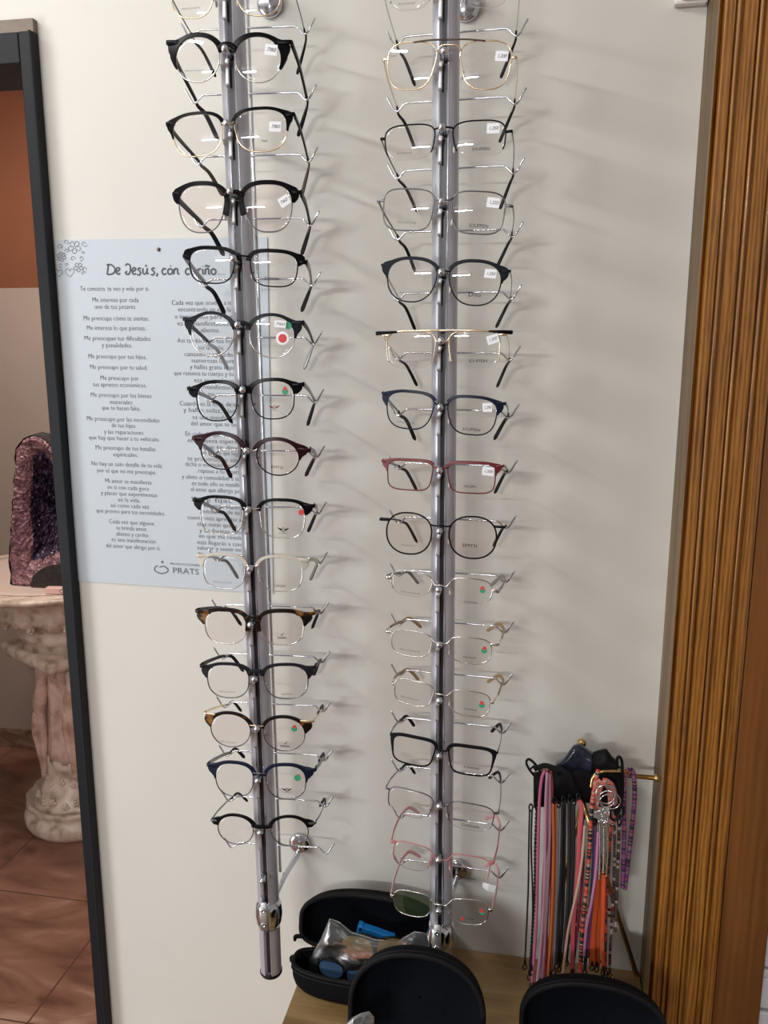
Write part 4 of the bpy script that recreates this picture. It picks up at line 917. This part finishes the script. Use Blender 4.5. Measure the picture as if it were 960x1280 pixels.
yb = YS-.012
cord('thin black cord at the far left of the hanging cords', [[(662, 1012), (661, 1060), (660, 1120), (656, 1205)], [(665, 1012), (664, 1060), (666, 1130), (664, 1212)]], yb-.010, .0012, [blk])
cord('dark maroon beaded cord second from the left beside the thin black one', [[(671, 1010), (669, 1060), (668, 1120), (662, 1218)]], yb-.004, .0019, [mar, blk, dgr], beads=.006)
cord('long pink cord looped over the crossbar near its left end', [[(681, 963), (677, 975), (674, 1010), (672, 1090), (670, 1160), (665, 1228)], [(683, 963), (685, 985), (684, 1040), (679, 1110), (676, 1228)]], yb-.008, .0021, [pnk], top_loop=False)
cord('pale lilac pink cord hanging just right of the long pink one', [[(684, 966), (682, 1010), (681, 1090), (677, 1170), (671, 1232)], [(687, 968), (687, 1040), (684, 1120), (677, 1236)]], yb-.014, .0019, [lil], top_loop=False)
cord('rose red cord between the lilac and orange cords', [[(688, 964), (690, 985), (688, 1050), (684, 1140), (681, 1228)], [(691, 1000), (690, 1080), (687, 1222)]], yb-.003, .0021, [rdp], top_loop=False)
cord('orange cord left of the black cords', [[(691, 1004), (692, 1060), (690, 1140), (685, 1222)], [(695, 1003), (695, 1080), (692, 1150), (688, 1220)]], yb-.009, .0022, [org])
cord('bluish grey cord right of the orange cord', [[(698, 1008), (697, 1070), (695, 1140), (692, 1212)]], yb-.006, .0019, [gry])
cord('first black cord right of the bluish grey cord', [[(703, 1002), (702, 1070), (699, 1140), (696, 1204)], [(706, 1002), (705, 1080), (703, 1150), (699, 1208)]], yb-.012, .0022, [blk])
cord('dark grey cord in the middle of the black cords', [[(711, 1000), (711, 1070), (709, 1130), (705, 1190)], [(714, 1002), (714, 1060), (712, 1130), (707, 1196)]], yb-.005, .0021, [dgr])
cord('second black cord left of the coral cord', [[(717, 1006), (717, 1070), (713, 1140), (708, 1200)]], yb-.011, .0022, [blk])
cord('coral red flat cord hanging beneath the middle of the strap', [[(723, 998), (727, 1012), (724, 1050), (721, 1110), (717, 1150), (715, 1216)]], yb-.012, .0012, [crl], flat=.0055)
cord('pale pink beige cord slanting across the others to lower left', [[(731, 1032), (728, 1070), (722, 1110), (710, 1165), (703, 1224)]], yb-.019, .0018, [bei], top_loop=False)
cord('crimson cord behind the slanting pale cord', [[(728, 1024), (729, 1080), (723, 1150), (716, 1210)]], yb-.004, .0020, [cm((.3, .03, .09))])
cord('red, black and white striped beaded cord at the centre of the stand', [[(748, 962), (743, 985), (739, 1020), (737, 1060), (733, 1110), (728, 1160), (725, 1220)]], yb-.015, .0029, stripes, beads=.0024, top_loop=False)
cord('dark teal cord right of the striped beaded cord', [[(742, 1030), (741, 1090), (736, 1150), (731, 1212)]], yb-.006, .0022, [tel])
cord('purple cord beside the dark teal one', [[(744, 1030), (743, 1090), (738, 1150), (734, 1190)]], yb-.012, .0019, [prp])
cord('violet pink cord left of the wide orange ribbon cord', [[(748, 1040), (745, 1090), (739, 1130), (733, 1160), (730, 1195)]], yb-.016, .0021, [vio], top_loop=False)
cord('wide bright orange ribbon cord, left of the two orange ribbons', [[(747, 1088), (745, 1120), (741, 1160), (740, 1206)], [(752, 1088), (749, 1130), (746, 1170), (746, 1208)]], yb-.010, .0015, [oran], flat=.0085, top_loop=False)
cord('narrow orange ribbon cord right of the wide one', [[(755, 1094), (754, 1140), (753, 1175), (754, 1212)]], yb-.015, .0014, [oran], flat=.005, top_loop=False)
cord('red and black beaded cord right of the orange ribbons', [[(764, 1030), (761, 1080), (758, 1130), (757, 1180), (757, 1212)]], yb-.009, .0022, [dred, dred, stripes[0], blk], beads=.004)
cord('dark red cord strung with pearl beads', [[(768, 1020), (768, 1080), (766, 1130), (763, 1180), (762, 1216)]], yb-.004, .0021, [dred, brn, brn, mar, brn, prl, dred, mar, dgr], beads=.0042)
cord('brown beaded cord with pearls, farthest right below the black clip', [[(774, 1030), (772, 1090), (770, 1135), (769, 1165)]], yb-.001, .0024, [brn, brn, dgr, mar, dgr, prl], beads=.004, ends=False)
cord('purple and pink striped beaded cord looped over the right end of the crossbar', [[(787, 961), (781, 968), (780, 1000), (780, 1050), (778, 1110)], [(788, 961), (792, 968), (793, 1000), (788, 1050), (781, 1112)]], YS-.0075, .0031, pstr, beads=.0023, top_loop=False, ends=False)
cord('left silver chain hanging below the metal rings', [[(750, 1030), (750, 1070), (749, 1100)]], yb-.021, .0014, [sil], beads=.003, top_loop=False, ends=False, name='chain_lanyard')
cord('middle silver chain hanging below the metal rings', [[(755, 1030), (755, 1060), (754, 1092)]], yb-.023, .0016, [sil], beads=.003, top_loop=False, ends=False, name='chain_lanyard')
cord('right bronze chain hanging below the metal rings', [[(760, 1030), (760, 1065), (758, 1096)]], yb-.021, .0014, [cm((.3, .22, .15), .3, 1.)], beads=.003, top_loop=False, ends=False, name='chain_lanyard')
# bright rings and clasps
for i, (x, y, r, tl) in enumerate(((757, 993, 10.5, .3), (762, 1000, 11.5, -.4), (759, 1001, 8.5, .7))):
    c = aty(x, y, yb-.024-.004*i); rr = r/1050*1.18
    b = MB(); b.tube([V((rr*math.cos(q*PI/14), rr*tl*.5*math.sin(q*PI/14+i), rr*math.sin(q*PI/14))) for q in range(28)], .0009, 8, True)
    o = b.build('metal_ring', M['chrome']); o.matrix_world = Matrix.Translation(c)
    tag(o, ['silver metal ring at the upper left of the ring bunch', 'largest silver ring, lower right in the bunch on the cords', 'smallest silver ring in the middle of the ring bunch'][i], 'ring', 'metal rings among the cords')
for i, (x, y) in enumerate(((751, 1016), (756, 1022), (761, 1017), (757, 1012), (753, 1027), (760, 1028))):
    c = aty(x, y, yb-.026-.001*(i % 3))
    b = MB(); b.tube(smooth_path([(0, 0, .005), (.0022, 0, .003), (.0024, -.001, -.002), (0, 0, -.005), (-.0024, .001, -.002), (-.002, 0, .003)], 3, True), .0008, 6, True); b.ball((0, 0, .006), .0014, 8)
    o = b.build('lobster_clasp', M['chrome']); o.matrix_world = Matrix.Translation(c) @ Matrix.Rotation(.7*i-1.5, 4, 'Y') @ Matrix.Rotation(.9*i, 4, 'Z')
    tag(o, 'small silver clasp in the tangle just below the metal rings', 'clasp', 'clasps below the metal rings')
# tubular end loops of dark clips at right
for i, (x, y) in enumerate(((770, 1006), (774, 1014), (768, 1018))):
    c = aty(x, y, yb-.012-.004*i)
    b = MB(); b.tube([V((.0055*math.cos(q*PI/8), .002*math.sin(q*PI/8), .007*math.sin(q*PI/8))) for q in range(16)], .0019, 8, True)
    o = b.build('rubber_grip', M['darktip']); o.matrix_world = Matrix.Translation(c)
    tag(o, ['upper black rubber loop right of the metal rings', 'middle black rubber loop right of the metal rings', 'lower black rubber loop right of the metal rings'][i], 'rubber loop', 'black rubber loops of the cords')
# patterned band under the rings
c = aty(757, 984, yb-.012)
b = MB(); b.strap(smooth_path([aty(745, 1000, yb-.012)-c, aty(748, 985, yb-.016)-c, aty(755, 977, yb-.018)-c, aty(764, 982, yb-.016)-c, aty(768, 1000, yb-.012)-c], 6), .012, .003, (0, -1, 0)) if False else b.strap(smooth_path([aty(742, 1012, yb-.012)-c, aty(746, 990, yb-.016)-c, aty(752, 977, yb-.019)-c, aty(763, 983, yb-.017)-c, aty(766, 1004, yb-.012)-c, aty(764, 1030, yb-.010)-c], 6), .002, .012, (1, 0, .3))
o = b.build('patterned_band', noisy('coral_pattern_fabric', [(.4, (.45, .1, .06)), (.52, (.55, .2, .14)), (.6, (.12, .05, .1)), (.7, (.6, .35, .3))], 160, rough=.7, detail=1)); o.matrix_world = Matrix.Translation(c)
tag(o, 'coral patterned fabric band draped behind the metal rings', 'strap')
# black neoprene straps draped over the crossbar
def drape(label, name, x0, x1, topf, botf, Yf, Yb, m, cat, seed, nx=40):
    c = aty((x0+x1)/2, 980, YS); t_ = None
    b = MB(); R_ = []
    for i in range(nx+1):
        x = x0+(x1-x0)*i/nx; yt, yb_ = topf(x), botf(x); row = []
        th = .0012
        for j in range(19):
            v = j/18
            if v < .42: y = yb_+(yt-yb_)*(v/.42)**.8; Y = Yf-.006*math.sin(PI*v/.42)
            elif v < .58: y = yt-3*math.sin(PI*(v-.42)/.16); Y = Yf+(Yb-Yf)*(v-.42)/.16
            else: y = yt+(yb_-10-yt)*((v-.58)/.42); Y = Yb+.002
            nz = noise.noise(V((x*.05+seed, v*6, seed)))
            row.append(aty(x+2*noise.noise(V((seed, v*5, x*.03))), y+2.2*nz, Y+.003*nz)-c)
        R_.append(row)
    b.rings(R_, wrap=False)
    o = b.build(name, m); o.matrix_world = Matrix.Translation(c)
    md = o.modifiers.new('thick', 'SOLIDIFY'); md.thickness = .0022
    return tag(o, label, cat)
tp1 = [(668, 968), (680, 967), (695, 963), (708, 955), (720, 946), (735, 950), (755, 955), (776, 962)]
drape('broad black neoprene strap folded over the brass crossbar', 'neoprene_strap', 667, 776, lambda x: lerp(x, tp1)+1, lambda x: lerp(x, [(667, 1009), (700, 1004), (725, 1000), (745, 1006), (776, 1014)]), yb+.006, YS+.010, M['neoprene'], 'strap', 2)
drape('shiny navy black film hump on top of the folded neoprene strap', 'plastic_wrapper', 696, 740, lambda x: lerp(x, [(696, 957), (708, 948), (718, 936), (724, 934), (740, 945)]), lambda x: 966, yb+.001, YS+.016, M['navyplastic'], 'wrapper', 5, 24)
drape('small black strap end rising at the right of the navy black film', 'strap_end', 738, 772, lambda x: lerp(x, [(738, 946), (752, 943), (757, 941), (764, 950), (772, 957)]), lambda x: 968, yb+.003, YS+.017, M['neoprene'], 'strap', 8, 20)
# retainer strap with loop end, left
c = aty(676, 962, yb-.004)
t = thing('glasses_retainer', 'black rubber retainer with slotted end sticking out left above the cords', 'strap', Matrix.Translation(c))
b = MB(); b.strap(smooth_path([aty(668, 962, yb-.006)-c, aty(680, 957, yb-.009)-c, aty(692, 960, yb-.012)-c, aty(703, 963, yb-.014)-c, aty(712, 970, yb-.015)-c, aty(716, 984, yb-.014)-c], 6), .002, [.006+.002*math.sin(q/31*PI) for q in range(31)], (.35, 0, 1)); b.build('band', M['neoprene'], t)
b = MB(); b.strap(smooth_path([aty(x, y, yb-.006)-c for x, y in ((658, 952), (661, 949), (667, 953), (674, 962), (676, 971), (672, 973), (664, 965), (659, 957))], 4, True), .003, .0028, (0, -1, 0), closed=True); b.strap([aty(661, 963, yb-.006)-c, aty(668, 957, yb-.006)-c], .0025, .002, (0, -1, 0)); b.build('slotted_end', M['neoprene'], t)
c = aty(776, 966, yb)
b = MB(); b.tube(smooth_path([aty(x, y, yb-.002*(i % 2))-c for i, (x, y) in enumerate(((771, 952), (773, 946), (777, 950), (778, 966), (778, 990), (775, 1004), (771, 990), (770, 966)))], 4, True), .0020, 8, True)
o = b.build('rubber_grip', M['darktip']); o.matrix_world = Matrix.Translation(c); tag(o, 'tall black loop standing at the right end of the black straps', 'rubber loop')

# ------------------------------------------------------------------ pedestal and geode in the next room
YP_ = 1.36
axp = aty(98, 960, YP_)
scp = (axp-CAM).dot(FW)/FPX
vd = V((CAM.x-axp.x, CAM.y-YP_, 0)).normalized(); zt_ = on(80, 743, V((axp.x, YP_, 0))+vd*.30, vd).z
pd = thing('pedestal', 'aged cream ceramic pedestal with relief figures in the next room', 'pedestal', Matrix.Translation((axp.x, YP_, 0)))
Z = lambda y: aty(98, y, YP_).z
prof = [(58, 0), (63, .004), (66, .02), (66.5, .04), (65, .055), (61, .062), (60, .075), (63, .085), (62, .105)]
pr = [(r*scp, h) for r, h in prof] + [(r*scp, Z(y)) for r, y in ((55, 992), (49, 984), (45, 976), (40, 968), (37, 958), (35, 948), (34, 938))]
def orn(k, amp): return lambda a, h: 1+amp*math.sin(a*k)*math.sin(h*90)
b = MB(); b.lathe(pr, k=64, fn=lambda a, h: 1+(.03*math.sin(a*11)*math.sin(h*70) if h > .06 else 0)); b.build('foot', M['ceramic'], pd)
b = MB(); b.lathe([(r*scp, Z(y)) for r, y in ((34, 940), (32, 930), (30, 905), (28, 870), (28, 840), (30, 825), (36, 818))], k=64, fn=lambda a, h: 1+.035*math.cos(a*9)); b.build('shaft', M['ceramicpink'], pd)
b = MB(); hs = 58*scp; b.box((-hs, -hs, Z(816)), (hs, hs, Z(800))); o = bevel(b.build('square_slab', M['ceramic'], pd, smooth=False), .02, 4); o.rotation_euler.z = math.radians(-29)
b = MB(); b.lathe([(r*scp, Z(y)) for r, y in ((52, 802), (50, 792), (54, 788), (56, 782), (52, 777), (58, 772), (68, 766), (77, 759), (79, 754), (76, 748), (78, 738))]+[(112*scp, zt_-.026), (124*scp, zt_-.020), (127*scp, zt_-.010), (126*scp, zt_-.002), (122*scp, zt_-.0005)], k=72, fn=lambda a, h: 1+(.03*math.sin(a*14) if Z(775) < h < Z(754) else 0)); b.build('bowl_top', M['ceramic'], pd)
pp = lambda x, y, dy=0.: aty(x, y, YP_-.04+dy)-V((axp.x, YP_, 0))
def figure(dx, dy, mir=1):
    b = MB()
    q = lambda x, y: pp(98+(x-98)*mir+dx, y, dy)
    b.tube(smooth_path([q(57, 826), q(58, 836), q(58, 850), q(56, 868), q(55, 884), q(57, 902), q(60, 925), q(61, 948), q(62, 972)], 4), [v*scp for v in [5, 6, 7, 8, 8.5, 9, 8.8, 8.2, 7.5, 7, 7, 7.5, 8.5, 9, 9.2, 8.8, 8.2, 7.5, 7, 6.4, 6, 5.6, 5.3, 5, 4.7, 4.4, 4.2, 4, 3.9, 3.8, 4, 4.6, 5]], 12)
    b.tube(smooth_path([q(53, 890), q(51, 910), q(54, 932), q(59, 955), q(61, 972)], 4), [v*scp for v in [6.5, 6.6, 6.6, 6.4, 6.2, 6, 5.5, 5, 4.6, 4.4, 4.2, 4, 3.8, 3.6, 3.6, 3.8, 4.2]], 12)
    b.ball(q(55, 817), 6.5*scp, 14, sz=(.85, .9, 1.15)); 
    for a in ([q(52, 832), q(45, 824), q(43, 812), q(48, 804)], [q(63, 832), q(68, 824), q(66, 812), q(62, 805)]):
        b.tube(smooth_path(a, 4), [v*scp for v in [4, 3.8, 3.6, 3.4, 3.2, 3.1, 3, 3, 2.9, 2.8, 2.7, 2.6, 2.6]], 10)
    b.build('relief_figure', M['ceramicpink'], pd)
figure(-5, .0); figure(33, -.07)
random.seed(11)
for ring_y, rad, nn_, sz in ((982, 49, 8, 6), (962, 39, 7, 5), (762, 73, 9, 6.5), (832, 30, 6, 5)):
    for i in range(nn_):
        a = math.radians(205)+math.radians(130)*i/(nn_-1); rr = (rad-1)*scp
        c = V((rr*math.cos(a), rr*math.sin(a), Z(ring_y)+(.008 if i % 2 else -.006)))
        b = MB()
        for k in range(5):
            b.ball(c+V((-math.sin(a)*math.cos(k*1.26), math.cos(a)*math.cos(k*1.26), math.sin(k*1.26)))*sz*.55*scp, sz*.45*scp, 8)
        b.ball(c+V((math.cos(a), math.sin(a), 0))*sz*.3*scp, sz*.4*scp, 8)
        b.build('flower_relief', M['ceramic'], pd)
# cloth
b = MB(); R_ = []
for r in (.001, .12, .22, .27, .30):
    R_.append([(r*math.cos(a), r*math.sin(a), .0015+(-.006+.005*math.sin(a*13))*(r > .32) ) for a in [2*PI*i/72 for i in range(72)]])
b.rings(R_); o = b.build('table_cloth', M['doily']); o.matrix_world = Matrix.Translation((axp.x, YP_, zt_+.0005)); tag(o, 'small off-white cloth under the geode on the pedestal', 'cloth')
md = o.modifiers.new('thick', 'SOLIDIFY'); md.thickness = .0012; md.offset = 1
# geode
YG = YP_-.20
outl_ = [(14, 738), (11, 700), (14, 655), (16, 620), (18, 590), (20, 560), (28, 549), (40, 543.5), (54, 547), (70, 562), (84, 590), (95, 630), (103, 680), (108, 738)]
cav = [(38, 575), (45, 566), (56, 568), (65, 587), (72, 610), (80, 640), (85, 672), (84, 690), (68, 691), (50, 699), (36, 703), (38, 680), (35, 650), (34, 625), (37, 600)]
gc = (55, 645)
def radial(poly, n):
    out = []
    for i in range(n):
        a = 2*PI*i/n; d = (math.cos(a), math.sin(a)); best = 0
        for (x0, y0), (x1, y1) in zip(poly, poly[1:]+poly[:1]):
            ex, ey = x1-x0, y1-y0; den = d[0]*ey-d[1]*ex
            if abs(den) < 1e-9: continue
            t_ = ((x0-gc[0])*ey-(y0-gc[1])*ex)/den; s_ = ((x0-gc[0])*d[1]-(y0-gc[1])*d[0])/den
            if t_ > 0 and -1e-6 <= s_ <= 1+1e-6: best = max(best, t_)
        out.append((gc[0]+d[0]*best, gc[1]+d[1]*best))
    return out
NG = 96; ro, rc = radial(outl_, NG), radial(cav, NG)
g0 = aty(*gc, YG); gb = V((g0.x, YG, zt_+.0035))
gd = thing('geode', 'tall amethyst geode with dark crystal hollow on the pedestal in the next room', 'geode', Matrix.Translation(gb))
def gp(p, dy, jit=0.):
    P = aty(p[0], p[1], YG)
    j = noise.noise(V((p[0]*.35, p[1]*.35, dy*40)))*jit
    z = max(P.z, gb.z+.0005)
    return V((P.x, YG+dy+j, z))-gb
mixp = lambda a, c, f: (a[0]*(1-f)+c[0]*f, a[1]*(1-f)+c[1]*f)
b = MB(); b.rings([[gp(mixp(p, gc, k), dy, .01) for p in ro] for k, dy in ((.0, .0), (-.015, .012), (-.02, .05), (.03, .10), (.18, .14), (.45, .165), (.98, .175))]); b.build('rind', M['rind'], gd)
b = MB(); b.rings([[gp(mixp(a, c, k), dy, .009 if 0 < k < 1 else .004) for a, c in zip(ro, rc)] for k, dy in ((0.055, -.001), (.12, -.005), (.25, -.007), (.4, -.006), (.55, -.004), (.7, 0), (.85, .006), (1., .018))]); b.build('crystal_rim', M['ameth'], gd, smooth=False)
b = MB(); b.rings([[gp(mixp(c, gc, k), dy, .022 if k < .95 else 0) for c in rc] for k, dy in ((0, .018), (.12, .032), (.25, .048), (.4, .06), (.55, .07), (.72, .078), (.98, .085))]); b.build('crystal_hollow', M['amethdark'], gd, smooth=False)
b = MB(); nb = [(41, 731), (45, 718), (54, 710), (66, 705), (84, 703), (98, 712), (103, 731)]
b.rings([[gp(p, -.010) for p in nb], [gp(p, -.016) for p in nb]], 0, True, True, True); b.build('shaded_hollow_patch', M['rind'], gd, smooth=False)  # dark patch standing in for the shaded hollow at the geode's foot
p0, p1 = aty(48, 733, YG-.10), aty(84, 728, YG-.10); zi = zt_+.0035; 
b = MB(); b.box((0, -.012, 0), (.09, .012, .018)); 
t = thing('incense_box', 'little pink box lying before the geode on the pedestal', 'box', Matrix.Translation((p0.x, YG-.06, zi)) @ Matrix.Rotation(.15, 4, 'Z'))
bevel(b.build('carton', M['incense'], t, smooth=False), .0015)
b = MB(); ribbon(b, [(.052+.007*math.cos(i*PI/6), .009+.006*math.sin(i*PI/6)) for i in range(13)], .0016, -.0125); b.build('round_mark', M['burgundy'], t, smooth=False)

# ------------------------------------------------------------------ light
def area(name, loc, target, sx, sy, power, col=(1, 1, 1)):
    ld = bpy.data.lights.new(name, 'AREA'); ld.shape = 'RECTANGLE'; ld.size = sx; ld.size_y = sy; ld.energy = power; ld.color = col
    o = bpy.data.objects.new(name, ld); COL.objects.link(o); o.location = loc
    d = V(target)-V(loc); o.rotation_euler = d.to_track_quat('-Z', 'Y').to_euler()
    return o
area('ceiling_tube', (-1.2, -5.0, 2.58), (-1.2, -4.0, 1.6), 1.25, .10, 70, (1, .99, .97))
area('near_tube', (-1.2, -.95, 2.62), (-.5, -.1, 1.3), 1.2, .05, 13, (1, .98, .95))
area('side_fill', (-3.15, -1.7, 1.0), (0, -.35, .8), 1.6, 1.7, 76, (.95, .975, 1))  # added soft fill from the left, brightens the lower wall; no window modelled
area('next_room_fill', (-1.6, .9, 2.6), (-1.6, 1.0, 0), .5, .3, 21, (1, .92, .84))  # added unseen fill that brightens the next room
w = bpy.data.worlds.new('world'); sc.world = w; w.use_nodes = True
w.node_tree.nodes['Background'].inputs[0].default_value = (.8, .85, 1, 1); w.node_tree.nodes['Background'].inputs[1].default_value = .3
sc.cycles.use_denoising = True
sc.cycles.transparent_max_bounces = 24
sc.cycles.max_bounces = 10
vs = sc.view_settings
sc.display_settings.display_device = 'sRGB'
vs.view_transform = 'Standard'; vs.look = 'None'; vs.gamma = 1; vs.use_curve_mapping = False; vs.exposure = .1
